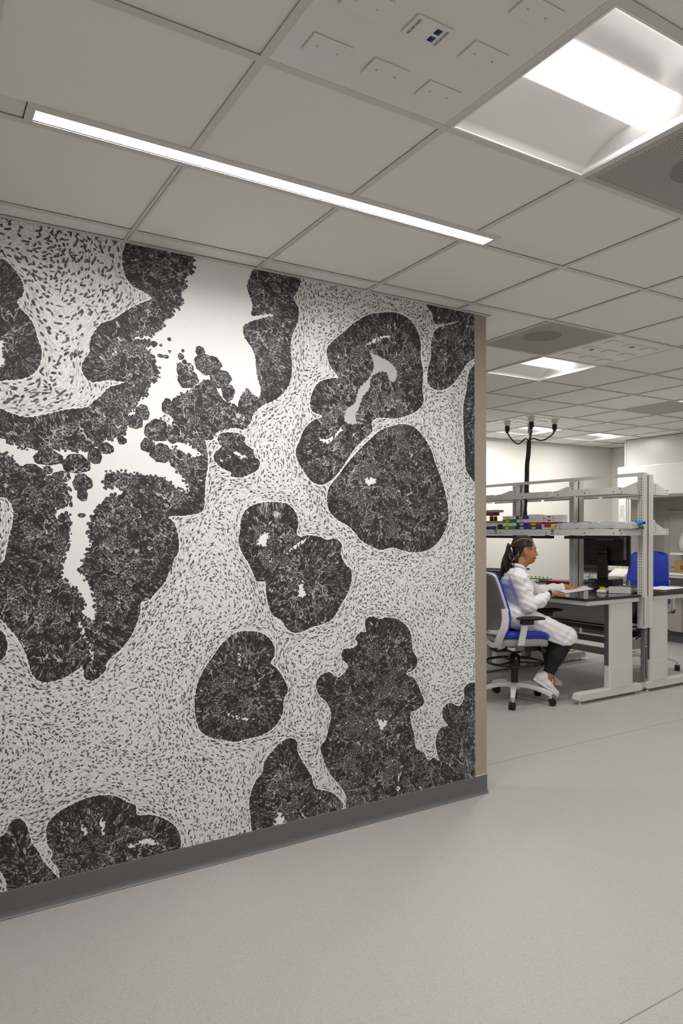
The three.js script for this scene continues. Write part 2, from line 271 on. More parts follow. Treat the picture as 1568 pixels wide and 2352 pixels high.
// service panels with cover plates
const jackLabel = (txt) => printed(128, 28, (c, w, h) => { c.fillStyle = '#d9d7d2'; c.fillRect(0, 0, w, h); c.fillStyle = '#22211f'; c.font = 'bold 21px sans-serif'; c.fillText(txt, 5, 22); });
const jackBlue = std(0x123f86, 0.4), jackHole = std(0x070b18, 0.6), screwMat = std(0xd2cfc9, 0.4);
const plateGeo = rbox(0.114, 0.0055, 0.070, 0.0026, 0, -0.0027, 0, 2);
function servicePanel(a, b, label, holes, jack, cords) {
  const h = G / 2 - 0.0125, t = thing('service_panel', label, 'ceiling panel', [X(a + 0.5), H, Z(b + 0.5)]);
  part('panel_sheet', span(-h, h, 0.0004, 0.006, -h, h), M.panel, t);
  for (let i = 0; i < 3; i++) for (let j = 0; j < 3; j++) {
    const x = (-0.3 + 0.295 * i) * G, z = (0.295 - 0.295 * j) * G, id = i + ',' + j, c = share('cover_plate', plateGeo, M.panel, t, x, 0, z);
    if (holes.includes(id)) { part('socket', cyl(0.017, 0.017, 0.004, 0, -0.0062, 0), M.black, c); part('rim', new THREE.TorusGeometry(0.018, 0.002, 8, 24).rotateX(Math.PI / 2).translate(0, -0.0058, 0), M.white, c); }
    else if (id === jack) {
      for (const dz of [-0.0135, 0.0135]) { part('blue_jack', [span(0.012, 0.028, -0.0068, -0.005, dz - 0.0085, dz + 0.0085)], jackBlue, c); part('jack_opening', span(0.0125, 0.021, -0.0072, -0.0066, dz - 0.006, dz + 0.006), jackHole, c); }
      for (const [x2, txt] of [[-0.043, '6D03 4M 38M02'], [0.041, '6E03 WTC4 LJM']]) part('label_strip', plate(0.056, 0.0115).rotateX(Math.PI / 2).rotateY(Math.PI / 2).translate(x2, -0.0058, 0), jackLabel(txt), c);
    } else for (const s of [-1, 1]) part('screw', [cyl(0.0035, 0.0035, 0.0014, s * 0.03, -0.006, 0, 10), box(0.0055, 0.0006, 0.0011, s * 0.03, -0.0069, 0).rotateY(0)], screwMat, c);
    if (cords?.includes(id)) part('receptacle', cyl(0.034, 0.034, 0.03, 0, -0.02, 0), M.steel, c);
  }
  return t;
}
servicePanel(0, -1, 'white ceiling service panel with nine cover plates, two blue data jacks in the middle one', [], '1,1');
servicePanel(5, 2, 'white ceiling service panel with two round black sockets beside the far speaker panel', ['0,1', '1,0']);
servicePanel(8, 6, 'white ceiling service panel that the black power cables hang from', [], null, ['0,2', '0,0', '2,2', '2,0']);

// ---------------------------------------------------------------- the mural: a printed wall covering, drawn in wall centimetres (x from the free end, y from the floor)
const GLANDS = {
  g1: [-256.1,256.1, -251.7,257.3, -248.7,255.1, -246.2,252, -244.5,248, -245.1,244.2, -246.9,242.1, -245.8,239.3, -242.9,236.6, -240.7,232.7, -239.6,228.5, -238.2,224.4, -238.2,220.7, -239.7,216.2, -242.6,213.1, -246.6,211.4, -250.5,210.7, -256.5,210.4],
  g2: [-203.6,275.1, -173.3,276.2, -173.7,272, -174.4,268.4, -175.5,265.5, -178,263.6, -178.1,258.8, -179.8,256.5, -179.5,252.4, -181.3,249.1, -183.8,248.4, -184.2,244.9, -187.6,243, -188.4,239.5, -191.8,237, -194.5,235.3, -200.6,233.8, -201.2,232.4, -196.2,233.4, -191.8,233, -195.6,230.5, -192.9,227.5, -191.9,225, -190.2,220.4, -191.3,216.3, -194.7,214.6, -195.1,210.6, -198.8,207.5, -200.8,203.4, -203.1,201.9, -203.5,197.2, -205.5,192.5, -209.4,190.3, -212.6,190.1, -218.3,185.2, -223.3,184.3, -230.5,184.5, -236.5,183.6, -242.2,184.2, -246.2,184.9, -250.1,186.5, -256.7,187.9, -256.6,199.6, -253.3,199.3, -250,198, -243.9,196.7, -236.3,198.5, -228.6,201, -220.7,202.7, -218.2,205.1, -215,208, -211.8,211.6, -207.9,213.2, -205,214.7, -207.9,214.7, -211.8,214.8, -215.6,213.8, -219.3,213.4, -221.8,215.7, -222.7,218.7, -221.7,222, -219.5,225.5, -219.5,229.3, -217.9,233.4, -214.8,237.7, -209.7,240.4, -203.8,245.2, -198.5,248.7, -193.4,251.9, -197.1,254.2, -201.1,255.5, -204.3,258.9, -205.6,263.2, -205.9,267.8, -204.9,271.2],
  g4: [-143.9,274.9, -120.9,274.6, -121.8,268.2, -124.5,263.1, -121.8,258.9, -122.3,252.7, -125.4,245.2, -126.3,239, -125.5,232.1, -126.4,223.5, -129.9,217.8, -135.1,213.4, -141,210.6, -146,205.7, -147.6,201.8, -150.9,198.6, -154.9,199.1, -157.4,198.5, -163.5,196.7, -166.5,193, -169.4,192.8, -173.1,198.1, -176.7,201.3, -183.1,200.8, -186.5,203.2, -184.4,208.9, -178,212.9, -171.5,217.7, -169.3,219.4, -165.6,218.3, -163.4,214.3, -159.6,210.4, -155.8,209.7, -152.3,207.5, -153.3,208.8, -152.4,212.6, -148.8,217.4, -146.7,215.4, -142.6,213.9, -141.8,218.1, -143,221.8, -144.2,228.4, -144.6,232.9, -146.6,237.1, -149.8,241.1, -150.6,245.5, -147.4,248.2, -139.9,251.4, -134.9,253.1, -136.5,254.2, -141.6,252.8, -146.5,252, -145.7,255.9, -146.9,260.2, -148.5,264.4, -146.8,269.9],
  g7: [-183.1,201.5, -174.5,200.1, -170.9,195.5, -168.7,187.2, -168.4,181.6, -169.6,173.9, -170,166.9, -171.1,160.6, -178.4,158.5, -186.9,157.7, -184.8,155.7, -182.7,150.9, -182.4,142.6, -184.9,137.9, -185.6,132.3, -186,134.8, -188.5,129.4, -192.6,124.9, -195.4,122, -199.1,120.9, -199.4,117.2, -200.8,112.6, -203.5,106.8, -207.5,101.9, -211.4,98.9, -214,95.9, -214,94, -216.5,91, -219.7,89.7, -222.5,91, -223.4,95.6, -227.7,93.5, -232.5,91.5, -239,91.3, -242.4,94.5, -243.6,98.3, -244.7,102.7, -248,109.8, -250.8,113.7, -254.1,117.6, -257.3,118.4, -257.1,139.5, -257.2,138.6, -252.8,139.7, -251.6,143.9, -250.4,150, -249,156.1, -249.2,161, -251.4,164.6, -256.9,165.7, -256.8,182.5, -250.2,181.9, -246.8,178.1, -236.5,175.5, -227.6,171.4, -215.9,169.8, -214.6,174.4, -212.7,176.1, -201,176.2, -192.9,175.2, -188.1,174.7, -181.8,176.9, -186,180.9, -187.4,185.5, -185.2,197.2],
  g6: [-162.7,195.3, -157.4,196.5, -150.6,195.4, -150.1,191.9, -146.1,189.2, -145.3,186.2, -142.8,184.1, -143.7,180.3, -147.8,177.9, -152.7,176.2, -157.5,176.8, -156.8,177.9, -162.1,180.5, -165.4,183.9, -165,186.7, -162,189.7, -163.5,192.4],
  g9: [-105.7,241.6, -102.8,245.2, -97.2,250, -89.5,256.7, -80.6,262.1, -73.5,264.1, -63.2,265.7, -54.8,263.5, -49.4,258.3, -47.2,251.7, -47.3,244.8, -45.7,236.3, -46.2,227.6, -45.7,219.9, -50.6,215.1, -58.2,211.9, -65.5,210.1, -70.7,210.1, -76.8,209.2, -79.3,207, -78.8,202.8, -84.8,197.5, -89.7,193.1, -93.6,188, -99.4,180.5, -104.1,176.3, -108.8,174.2, -114.2,175.2, -118.7,179.7, -122.2,185, -123.5,189.7, -121.3,195.2, -118.6,200.9, -114.1,205.1, -108.6,207.9, -114.1,209.9, -115.4,212.9, -114,219.3, -110.3,224.4, -102.9,227.2, -99.2,228, -101,230.2, -103.8,233.1, -105.7,237.6],
  g10: [-106,169, -104.1,173.9, -99.4,178.9, -94.6,184.7, -87.8,191.6, -80.9,197.7, -73.8,203.2, -67.6,205.7, -59.2,207.6, -51.7,206.4, -46.3,202.5, -40.8,195.9, -37.5,188.1, -34.1,181.2, -30.7,172.5, -28.4,162.7, -28.5,156.5, -31.9,149.4, -37.6,143.3, -44.3,140.3, -53.1,139.6, -60.5,141, -66.8,142.4, -74,141.3, -79.1,143, -86,146.4, -89.9,150.6, -93.8,153.8, -100.4,157.1, -105.1,161.9],
  g11: [-42.8,275.8, -6.9,274.4, -6.9,250.7, -14.2,245.3, -18.9,239.3, -24.8,232.4, -31.7,228.6, -38.5,228.4, -42.4,231.5, -42.3,238.5, -40.1,245.7, -40.1,252.7, -37.3,260, -31.6,263.5, -25.9,265.2, -20,267.9, -25.8,266.3, -31.6,264.4, -37.8,264.3, -39.5,269.3, -42.8,272.3],
  g12: [-6.9,246.1, -13,240, -14.8,230.8, -17.2,221.5, -17.2,208, -16.1,194.5, -15.5,185.5, -11.9,181.1, -7.1,177.6],
  g13: [-153.6,146.4, -152.8,151.6, -152,157.6, -148.7,162.1, -142.1,164.5, -134.5,165, -127.6,163.9, -123.3,159.3, -122.4,154.6, -123.3,150, -121.5,148.4, -117.1,149.1, -110.7,148.3, -106.1,146.7, -101.4,147.4, -97.7,144.1, -98.2,139.3, -94.8,133.5, -92.4,131.8, -92,126, -93.9,120.4, -97.8,114.9, -103.5,107.2, -109.1,105.2, -115.5,104, -120,102.4, -124.4,102, -128.8,104.3, -131.4,108.3, -136.5,111.7, -139,118, -139.8,123.4, -140.2,127.2, -144.8,128.1, -146.4,132, -147.2,133.6, -148.8,136.6, -151.3,140.4],
  g14: [-155.5,104.4, -149.9,104.7, -144.1,103.9, -139.1,101.2, -135.7,96.3, -135.8,91.7, -137.5,88.8, -134.1,85.4, -130.7,80.4, -128.5,74.7, -130.7,70.3, -131.6,63.5, -136,57.9, -142.7,55.1, -149.3,54.6, -155.8,54.1, -160.6,55.5, -168.1,58.1, -172.5,61.6, -174.7,67.5, -175.3,74.6, -174.6,80.1, -173.1,84.8, -170.1,90.1, -166.4,94.6, -162.6,99.3, -158,103.2],
  g15: [-83.2,105.8, -79.2,106.8, -74.2,105.2, -71.1,105.8, -63.8,104.5, -57.5,100.6, -54.3,95.2, -53.2,87.3, -50,80.9, -52.2,76.8, -57.6,74.8, -52.2,71.6, -47.9,64.1, -45.7,57.7, -50.1,54.8, -54.4,53.7, -54.4,47.6, -52.3,41.2, -51.2,34.1, -45.8,30.6, -42.4,25.6, -39.1,26.8, -35.1,24.2, -36.8,30, -37.4,36.3, -34.5,42, -28.8,43, -32.2,47.1, -32.2,53.3, -27.6,55.4, -20.6,52.7, -17,56.7, -17,62.2, -13.4,64.5, -7.3,63.3, -7.4,8.5, -53.5,9.7, -95.4,10.6, -95.4,15.9, -97.3,20.3, -102,26.1, -106.7,32.6, -109,38.7, -110.3,44.5, -107.5,47.3, -105.6,53.4, -104.2,59.7, -106.5,65.6, -111.1,70.2, -112.9,75.2, -111.1,79, -105.5,80.8, -99.9,77.7, -94.1,82.8, -97.9,87.3, -96.9,91.3, -91.2,91.6, -88.2,93.8, -89.7,96.4, -86.2,99.4, -83.3,99.2, -83.7,103.3],
  g17: [-148.7,26.5, -145.3,34.2, -142,37.4, -141.1,41.9, -136.9,46.5, -131.7,50.3, -127.3,51.2, -123.8,49.1, -123.4,44.3, -120.3,38.2, -115.9,31.1, -114.1,25.2, -111.3,23.1, -105.8,21.2, -100.2,16.8, -97.3,12.2, -104,9.5, -146.3,9.3, -148.3,17.4],
  g18: [-237.7,32.5, -236.5,34.7, -232.9,37.7, -228.7,39.4, -223.2,40.9, -216.9,41.2, -210.5,39.6, -205.4,35.9, -202.1,33.9, -201.4,29.8, -196,28.6, -190.6,26.1, -185.7,22.3, -182.9,17.6, -182.2,12.5, -183.7,8, -219.7,7.6, -232,9.5, -233.7,15.1, -236.1,18.8, -235.5,21.8, -237.2,24.8, -237.8,28.7],
  g19: [-258.1,29.7, -253.1,33.4, -250.9,37.2, -248.6,38.3, -246.4,36.8, -244.7,32.7, -243.6,28.1, -241.3,23.9, -239,18.9, -236.1,14.4, -232.6,8.4, -243.7,8.2, -251.7,9.1, -252.8,14.3, -254.9,19.2, -258.2,22.4],
  g20: [-257.4,114.2, -253,112, -251.7,108.3, -252,104.7, -253.6,101.8, -257.5,100.9],
};
const LUMENS = {
  a: [-173.6,276.2, -142.9,275, -143.2,211.9, -148.8,207.8, -155.8,209.7, -160.4,209.6, -165.6,217.6, -170.7,219.5, -178,212.9, -181.6,211.2, -187.9,206.5, -189.3,201, -186.2,195.8, -187.3,191.6, -184.5,190.1, -178.9,190.8, -174.6,187.9, -171.7,185.7, -176,184.8, -179.6,186.6, -184.6,188.1, -186.7,183.5, -186,180.2, -182.5,177.6, -177.6,170.9, -178,168.5, -181.9,170.1, -188.1,174.3, -192.9,175.2, -201,176.2, -212.7,176, -214.6,171.8, -213.4,168.9, -210.8,170, -207.6,170, -207.3,167.4, -212.1,166, -216,162.7, -219.2,157.5, -220.8,151.1, -219.6,146.6, -223,140.2, -224,133.7, -224,136, -222.2,132.1, -219.4,126.2, -218.1,121.6, -218.7,113.9, -221.4,115, -223.2,117.3, -222.2,120.9, -225.6,127.8, -230.1,131.5, -231.8,137.5, -231.8,134.7, -230.3,140.4, -227.8,149.8, -228,158.7, -232.3,156.8, -233.1,160.6, -228.3,162.5, -228.6,170.1, -230.6,172.2, -234.8,172.4, -237.7,176.1, -245.7,177.6, -250.2,181.6, -256.8,183.1, -256.7,187.9, -250.1,186.5, -246.2,184.9, -242.2,184.2, -236.5,183.6, -230.5,184.5, -223.3,184.3, -218.3,185.2, -212.6,190.1, -209.4,190.3, -205.5,192.5, -203.5,197.2, -203.1,201.9, -200.8,203.4, -198.8,207.5, -195.1,210.6, -194.7,214.6, -191.3,216.3, -190.2,220.4, -191.9,225, -192.9,227.5, -195.6,230.5, -191.8,233, -196.2,233.4, -201.2,232.4, -200.6,233.8, -194.5,235.3, -191.8,237, -188.4,239.5, -187.6,243, -184.2,244.9, -183.8,248.4, -181.3,249.1, -179.5,252.4, -179.8,256.5, -178.1,258.8, -178,263.6, -175.5,265.5, -174.4,268.4],
  a2: [-224.8,114.6, -223.2,111.6, -221.4,106.3, -219.5,102, -219.1,97.6, -220.4,100.8, -222.4,106.4, -223.9,110.4],
  a3: [-256.4,228, -252,225, -252.3,220.8, -251.5,217.8, -252.6,215.3, -256.5,212.5],
  g9: [-78.7,241.8, -73.6,241.2, -67.5,239, -63.3,235.2, -64.4,230, -67.5,229.7, -69.6,233.7, -74.7,233.5, -79.7,229.7, -80.7,224.2, -84.7,219.7, -86.7,214.6, -89.2,209.5, -88.7,205.8, -95.5,206.5, -94.5,212.3, -89.6,216, -86.7,223.6, -80.7,229.6, -77.7,236.1],
  g9b: [-111.8,197.4, -106.8,196.5, -102.1,198.8, -97.4,203.2, -96.4,202.4, -101.2,197.7, -106.8,194.5],
  g9c: [-83.6,245.3, -77.6,250.2, -72.6,252.1, -65.4,253.5, -71.6,251, -77.6,248.1],
  g13: [-144.7,145.6, -143,148.6, -139.7,150.8, -137.6,149.3, -138.8,146.2, -139.7,144],
  g13b: [-123,121, -121.7,126.4, -120.3,127.2, -119.4,123.2, -118.1,120.8, -120.8,118.6],
  g13c: [-131.2,138.1, -126,143, -118,147.6, -118.9,146, -126,141.4],
  g14: [-161.2,71.3, -158.2,67.7, -151.4,64.6, -145.7,63.1, -151.4,63.5, -159,66.7],
  g14b: [-154,95.7, -152.8,94.1, -153.2,90.4, -151.6,87.2, -153.6,88.9],
  g15: [-76.9,54.2, -74.4,53, -70.3,51.6, -71.3,48.4, -73.4,47, -75.4,50.7],
  g15b: [-60.4,26.6, -59.9,25.2, -62.6,18.8, -62.1,12.7, -63.6,13, -63.3,19.8],
  g17: [-134,17.4, -131,13.7, -130.6,10.5, -135.4,10.7, -136.2,13.2, -134.5,14.4],
  g18: [-224.2,30.7, -222.1,27.7, -222.8,25.6, -224.5,28.9],
  g18b: [-216.7,31.7, -215.1,30.1, -215.5,23.6, -216.5,26.5],
  g18c: [-206.8,17.6, -203.5,18.2, -196.1,18.2, -192,15.2, -198.2,15.9, -203.5,16.2],
  g10: [-83.9,177, -80.9,178.7, -75.9,177.2, -77.9,175.5, -81.9,174.5],
  g6: [-155.9,187.9, -152.8,187.4, -148.9,185.4, -150.5,184.6, -154.4,185.9],
};
const CLUMPS = [[-171.7,231.9,2.1,2.2], [-168.1,226.4,6.3,4.5], [-176.9,224,2,1.9], [-177.6,219.1,4.7,4.3], [-180.8,222.9,1.8,2.7], [-162.2,220.8,5.2,4.2], [-158.4,214.8,3.1,3.9], [-186.9,205.9,2.4,3.4], [-197.8,202.3,3,3.3], [-200.8,198.1,3,3], [-191.4,195.1,5.5,4.7], [-195.6,188.5,3.1,3], [-190.1,185.4,4.5,4.1], [-206.5,189.8,1.8,1.6], [-213.3,186.1,3.2,2.3], [-217.7,182.7,2.8,3.2], [-225.1,179.1,5.5,3.9], [-235.9,181.1,5.6,3], [-242.3,175.9,4,2.3], [-230.9,173.8,3.6,2.1], [-222.8,171.5,3.9,3.5], [-222.8,166.8,2,2.9], [-230.7,165.6,2.5,4.7], [-235.4,167.7,1.8,2.4], [-236.2,176.1,1.8,1.6], [-230.1,154.3,2.4,4.9], [-211.8,163.1,3.2,2.7], [-206.4,161.5,2.3,2.1], [-195.6,232.2,1.5,1.3], [-192.5,232.4,1.4,1.2], [-198.6,232.3,2.5,1.3], [-180.6,228.4,1.3,1.4], [-179,226.2,1,1], [-179.7,231.1,0.6,0.7], [-185.8,235.3,0.8,0.7], [-189.6,232.2,0.6,0.5], [-185.7,230,0.6,0.5], [-189.8,227.6,1.2,0.7], [-187.4,227.5,1.3,0.7], [-223.2,158.1,1.5,0.8], [-227.4,162.5,0.6,1], [-181.2,261,2.1,2.6]];

function smoothOutline(list) {
  const pts = []; for (let i = 0; i < list.length; i += 2) pts.push(V(list[i], list[i + 1], 0));
  const c = new THREE.CatmullRomCurve3(pts, true, 'centripetal'); return c.getSpacedPoints(Math.max(40, Math.round(c.getLength() / 0.35)));
}
function paintMural(x0, x1, y0, y1, W, Hh, glands, lumens, clumps) {
  const c = document.createElement('canvas'); c.width = W; c.height = Hh; const g = c.getContext('2d');
  const sx = W / (x1 - x0), sy = Hh / (y1 - y0), px = (x) => (x - x0) * sx, py = (y) => (y1 - y) * sy, S = (sx + sy) / 2;
  const grey = (v, a = 1) => 'rgba(' + [v - 1, v - 1, v + 1].map((q) => Math.round(Math.max(0, Math.min(255, q)))).join(',') + ',' + a + ')';
  const wob = (i, f, ph) => Math.sin(i * f + ph) * 0.6 + Math.sin(i * f * 2.3 + ph * 2) * 0.4;
  const path = (ctx, pts, kx, ky, rough, scal) => {
    ctx.beginPath(); const ph = pts[0].x;
    pts.forEach((p, i) => {
      const a = pts[(i + pts.length - 1) % pts.length], b = pts[(i + 1) % pts.length], nx = b.y - a.y, ny = a.x - b.x, l = Math.hypot(nx, ny) || 1;
      const w = rough * (wob(i, 0.9, ph) + (rnd() - 0.5) * 0.8) - scal * Math.abs(Math.sin(i * 0.55 + Math.sin(i * 0.21) * 1.4));
      const qx = (p.x + (nx / l) * w - x0) * kx, qy = (y1 - p.y - (ny / l) * w) * ky; i ? ctx.lineTo(qx, qy) : ctx.moveTo(qx, qy);
    }); ctx.closePath();
  };
  const gl = Object.values(glands).map(smoothOutline), late = glands.g4 ? [smoothOutline(glands.g4)] : [], lu = Object.entries(lumens).map(([k, v]) => [k, smoothOutline(v)]);
  // class map at low resolution: 1 gland, 2 lumen
  const N = 640, m = document.createElement('canvas'); m.width = m.height = N; const q = m.getContext('2d'), kx = N / (x1 - x0), ky = N / (y1 - y0);
  q.fillStyle = '#000'; q.fillRect(0, 0, N, N); q.fillStyle = '#f00'; for (const p of gl) { path(q, p, kx, ky, 0, 0); q.fill(); }
  q.fillStyle = '#00f'; for (const [, p] of lu) { path(q, p, kx, ky, 0, 0); q.fill(); }
  q.fillStyle = '#f00'; for (const p of late) { path(q, p, kx, ky, 0, 0); q.fill(); } for (const [cx, cy, a, b] of clumps) { q.beginPath(); q.ellipse((cx - x0) * kx, (y1 - cy) * ky, a * kx, b * ky, 0, 0, 7); q.fill(); }
  const D = q.getImageData(0, 0, N, N).data, cls = new Uint8Array(N * N), soft = [0, 1, 2].map(() => new Float32Array(N * N));
  for (let i = 0; i < N * N; i++) { cls[i] = D[i * 4] > 127 ? 1 : D[i * 4 + 2] > 127 ? 2 : 0; soft[0][i] = soft[1][i] = soft[2][i] = cls[i] === 1 ? 1 : cls[i] === 2 ? 0.9 : 0; }
  const blur = (f, r) => { const t = new Float32Array(N * N), n = 2 * r + 1; for (let pass = 0; pass < 2; pass++) { for (let y = 0; y < N; y++) { let s = 0; for (let k = -r; k <= r; k++) s += f[y * N + Math.min(N - 1, Math.max(0, k))]; for (let x = 0; x < N; x++) { t[y * N + x] = s / n; s += f[y * N + Math.min(N - 1, x + r + 1)] - f[y * N + Math.max(0, x - r)]; } } for (let x = 0; x < N; x++) { let s = 0; for (let k = -r; k <= r; k++) s += t[Math.min(N - 1, Math.max(0, k)) * N + x]; for (let y = 0; y < N; y++) { f[y * N + x] = s / n; s += t[Math.min(N - 1, y + r + 1) * N + x] - t[Math.max(0, y - r) * N + x]; } } } };
  blur(soft[0], 7); blur(soft[1], 24); blur(soft[2], 60);
  const at = (f, x, y) => f[Math.min(N - 1, Math.max(0, y | 0)) * N + Math.min(N - 1, Math.max(0, x | 0))];
  const grad = (f, x, y, d) => [at(f, x + d, y) - at(f, x - d, y), at(f, x, y + d) - at(f, x, y - d)];
  const waves = [0, 1, 2, 3].map(() => [rr(0.02, 0.05), rr(0.02, 0.05), rr(0, 6)]);
  const normal = (X_, Y_) => {                                               // direction across the nearest gland edge, canvas pixels in
    const x = (X_ / W) * N, y = (Y_ / Hh) * N; let [a, b] = grad(soft[0], x, y, 3); const [e, f] = grad(soft[1], x, y, 8); a += e * 0.9; b += f * 0.9; const [e2, f2] = grad(soft[2], x, y, 16); a += e2 * 0.8; b += f2 * 0.8;
    let w = 0; for (const [u, v, p] of waves) w += Math.sin(x * u + y * v + p); a += 0.006 * Math.cos(w); b += 0.006 * Math.sin(w);
    return Math.atan2(b, a);
  };
  const kind = (X_, Y_) => cls[Math.min(N - 1, Math.max(0, ((Y_ / Hh) * N) | 0)) * N + Math.min(N - 1, Math.max(0, ((X_ / W) * N) | 0))];
  const edge = (X_, Y_) => at(soft[0], (X_ / W) * N, (Y_ / Hh) * N), wide = (X_, Y_) => at(soft[1], (X_ / W) * N, (Y_ / Hh) * N);
  g.fillStyle = grey(236); g.fillRect(0, 0, W, Hh); g.lineCap = 'round';
  const stroke = (x, y, ang, len, w, bend) => { const dx = Math.cos(ang) * len * 0.5, dy = Math.sin(ang) * len * 0.5; g.lineWidth = w; g.beginPath(); g.moveTo(x - dx, y - dy); g.quadraticCurveTo(x - dy * bend, y + dx * bend, x + dx, y + dy); g.stroke(); };
  const oval = (x, y, a, b, ang) => { g.beginPath(); g.ellipse(x, y, a, b, ang, 0, 7); g.fill(); };
  const u = S / 8;                                                            // all sizes below are for 8 pixels per centimetre
  // connective tissue: fibres that follow the gland outlines, then nuclei
  for (let y = 0; y < Hh; y += 5.2 * u) for (let x = 0; x < W; x += 5.2 * u) {
    const X_ = x + rr(-4, 4) * u, Y_ = y + rr(-4, 4) * u; if (kind(X_, Y_) !== 0) continue;
    const calm = Math.max(0, 1 - wide(X_, Y_) * 2.4), ang = normal(X_, Y_) + Math.PI / 2 + rr(-0.16, 0.16) + (rnd() < calm * 0.6 ? rr(-1.2, 1.2) : 0);
    g.strokeStyle = rnd() < 0.15 ? grey(rr(60, 110), 0.8) : grey(rr(130, 200), rr(0.3, 0.8)); stroke(X_, Y_, ang, rr(6, 18) * u * (calm > 0.4 ? 0.6 : 1), rr(0.65, 1.5) * u, rr(-0.3, 0.3));
  }
  for (let y = 0; y < Hh; y += 11.6 * u) for (let x = 0; x < W; x += 11.6 * u) {
    const X_ = x + rr(-7, 7) * u, Y_ = y + rr(-7, 7) * u; if (kind(X_, Y_) !== 0 || rnd() < (x0 + X_ / sx < -165 && y1 - Y_ / sy > 195 ? 0.5 : 0.3) + 0.2 * Math.sin(x * 0.013 / u + 2 * Math.sin(y * 0.009 / u)) * Math.sin(y * 0.017 / u)) continue;
    const calm = Math.max(0, 1 - wide(X_, Y_) * 2.4), ang = normal(X_, Y_) + Math.PI / 2 + rr(-0.25, 0.25) + (rnd() < calm * 0.6 ? rr(-1.3, 1.3) : 0), big = x0 + X_ / sx < -165 && y1 - Y_ / sy > 195 && calm > 0.1 ? 1.55 : 1, len = big * rr(3.2, 7.6) * u * (calm > 0.4 && rnd() < 0.5 ? 0.7 : 1);
    g.fillStyle = grey(rr(38, 92), 0.95); oval(X_, Y_, len, big * rr(1.4, 2.7) * u, ang); if (rnd() < 0.35) { g.fillStyle = grey(130, 0.7); oval(X_, Y_, len * 0.5, 0.8 * u, ang); }
  }
  for (const p of gl) { g.strokeStyle = grey(240, 0.95); g.lineWidth = 9 * u; path(g, p, sx, sy, 0.05, 0); g.stroke(); }
  const MARK = 'rgb(255,0,255)', outlines = [];
  const fillMark = (p, rough, scal) => { path(g, p, sx, sy, rough, scal); g.fillStyle = MARK; g.fill(); };
  for (const p of gl) fillMark(p, 0.16, 0.12);
  for (const [k, p] of lu) { path(g, p, sx, sy, 0.3, k.length < 3 && k[0] === 'a' ? 0.55 : 0.2); g.fillStyle = k === 'g9' ? 'rgb(188,188,190)' : 'rgb(238,238,239)'; g.fill(); }
  for (const p of late) fillMark(p, 0.22, 0.3);
  const lumpy = (cx, cy, a, b) => { const n = 22, ph = cx * 3.1 + cy; g.beginPath(); for (let i = 0; i <= n; i++) { const t = (i / n) * Math.PI * 2, k = 1 + 0.07 * Math.sin(3 * t + ph) + 0.06 * Math.sin(7 * t + ph * 2) + 0.05 * Math.sin(11 * t); g.lineTo(px(cx + a * k * Math.cos(t)), py(cy + b * k * Math.sin(t))); } g.closePath(); };
  for (const [cx, cy, a, b] of clumps) { lumpy(cx, cy, a, b); g.fillStyle = 'rgb(238,238,239)'; g.lineWidth = 3 * u; g.strokeStyle = 'rgb(238,238,239)'; g.stroke(); g.fillStyle = MARK; g.fill(); }
  // epithelium: cells packed across the gland edge, every marked pixel gets the tone of its cell
  {
    const im = g.getImageData(0, 0, W, Hh), d = im.data, P = 4096, hx = new Float32Array(P), hy = new Float32Array(P), ht = new Float32Array(P);
    for (let i = 0; i < P; i++) { hx[i] = rnd(); hy[i] = rnd(); ht[i] = rnd(); }
    const hash = (i, j) => (Math.imul(i, 73856093) ^ Math.imul(j, 19349663)) & (P - 1);
    const nrmW = Math.ceil(W / 6), nrmH = Math.ceil(Hh / 6), nc = new Float32Array(nrmW * nrmH), ns = new Float32Array(nrmW * nrmH), nd = new Float32Array(nrmW * nrmH);
    for (let j = 0; j < nrmH; j++) for (let i = 0; i < nrmW; i++) { if (d[(Math.min(Hh - 1, j * 6 + 3) * W + Math.min(W - 1, i * 6 + 3)) * 4 + 1] > 200) continue; const n = normal(i * 6 + 3, j * 6 + 3) + 0.25 * Math.sin(i * 0.21 + j * 0.13); nc[j * nrmW + i] = Math.cos(n); ns[j * nrmW + i] = Math.sin(n); nd[j * nrmW + i] = wide(i * 6 + 3, j * 6 + 3); }
    const C1 = 11 * u, C2 = 42 * u;
    for (let y = 0; y < Hh; y++) for (let x = 0; x < W; x++) {
      const o = (y * W + x) * 4, cov = (d[o] - d[o + 1]) / 255; if (cov < 0.1) continue;
      const q = ((y / 6) | 0) * nrmW + ((x / 6) | 0), c_ = nc[q], s_ = ns[q], deep = Math.min(1, Math.max(0, (nd[q] - 0.55) / 0.4)), la = 1 / (2.5 - 1.45 * deep), lb = 1 / (0.62 + 0.3 * deep);
      let k1 = 9, k2 = 9, i1 = 0, i2 = 0; const kx_ = (x + 9 * u * Math.sin(y * 0.11 / u + 1.3 * Math.sin(x * 0.043 / u)) + 4 * u * Math.sin(y * 0.29 / u)) / C2, ky_ = (y + 9 * u * Math.sin(x * 0.105 / u + 1.7 * Math.sin(y * 0.05 / u)) + 4 * u * Math.sin(x * 0.31 / u)) / C2, jx = Math.floor(kx_), jy = Math.floor(ky_);
      for (let b = -1; b <= 1; b++) for (let a = -1; a <= 1; a++) { const h = hash(jx + a + 77, jy + b + 31), r = Math.hypot(jx + a + hx[h] - kx_, (jy + b + hy[h] - ky_) * 1.1); if (r < k1) { k2 = k1; i2 = i1; k1 = r; i1 = h; } else if (r < k2) { k2 = r; i2 = h; } }
      const sc = C1 * (ht[i1] > 0.7 ? 1.45 : ht[i1] < 0.3 ? 0.85 : 1);
      let f1 = 9, f2 = 9, id = 0; const gx = x / sc, gy = y / sc, ix = Math.floor(gx), iy = Math.floor(gy);
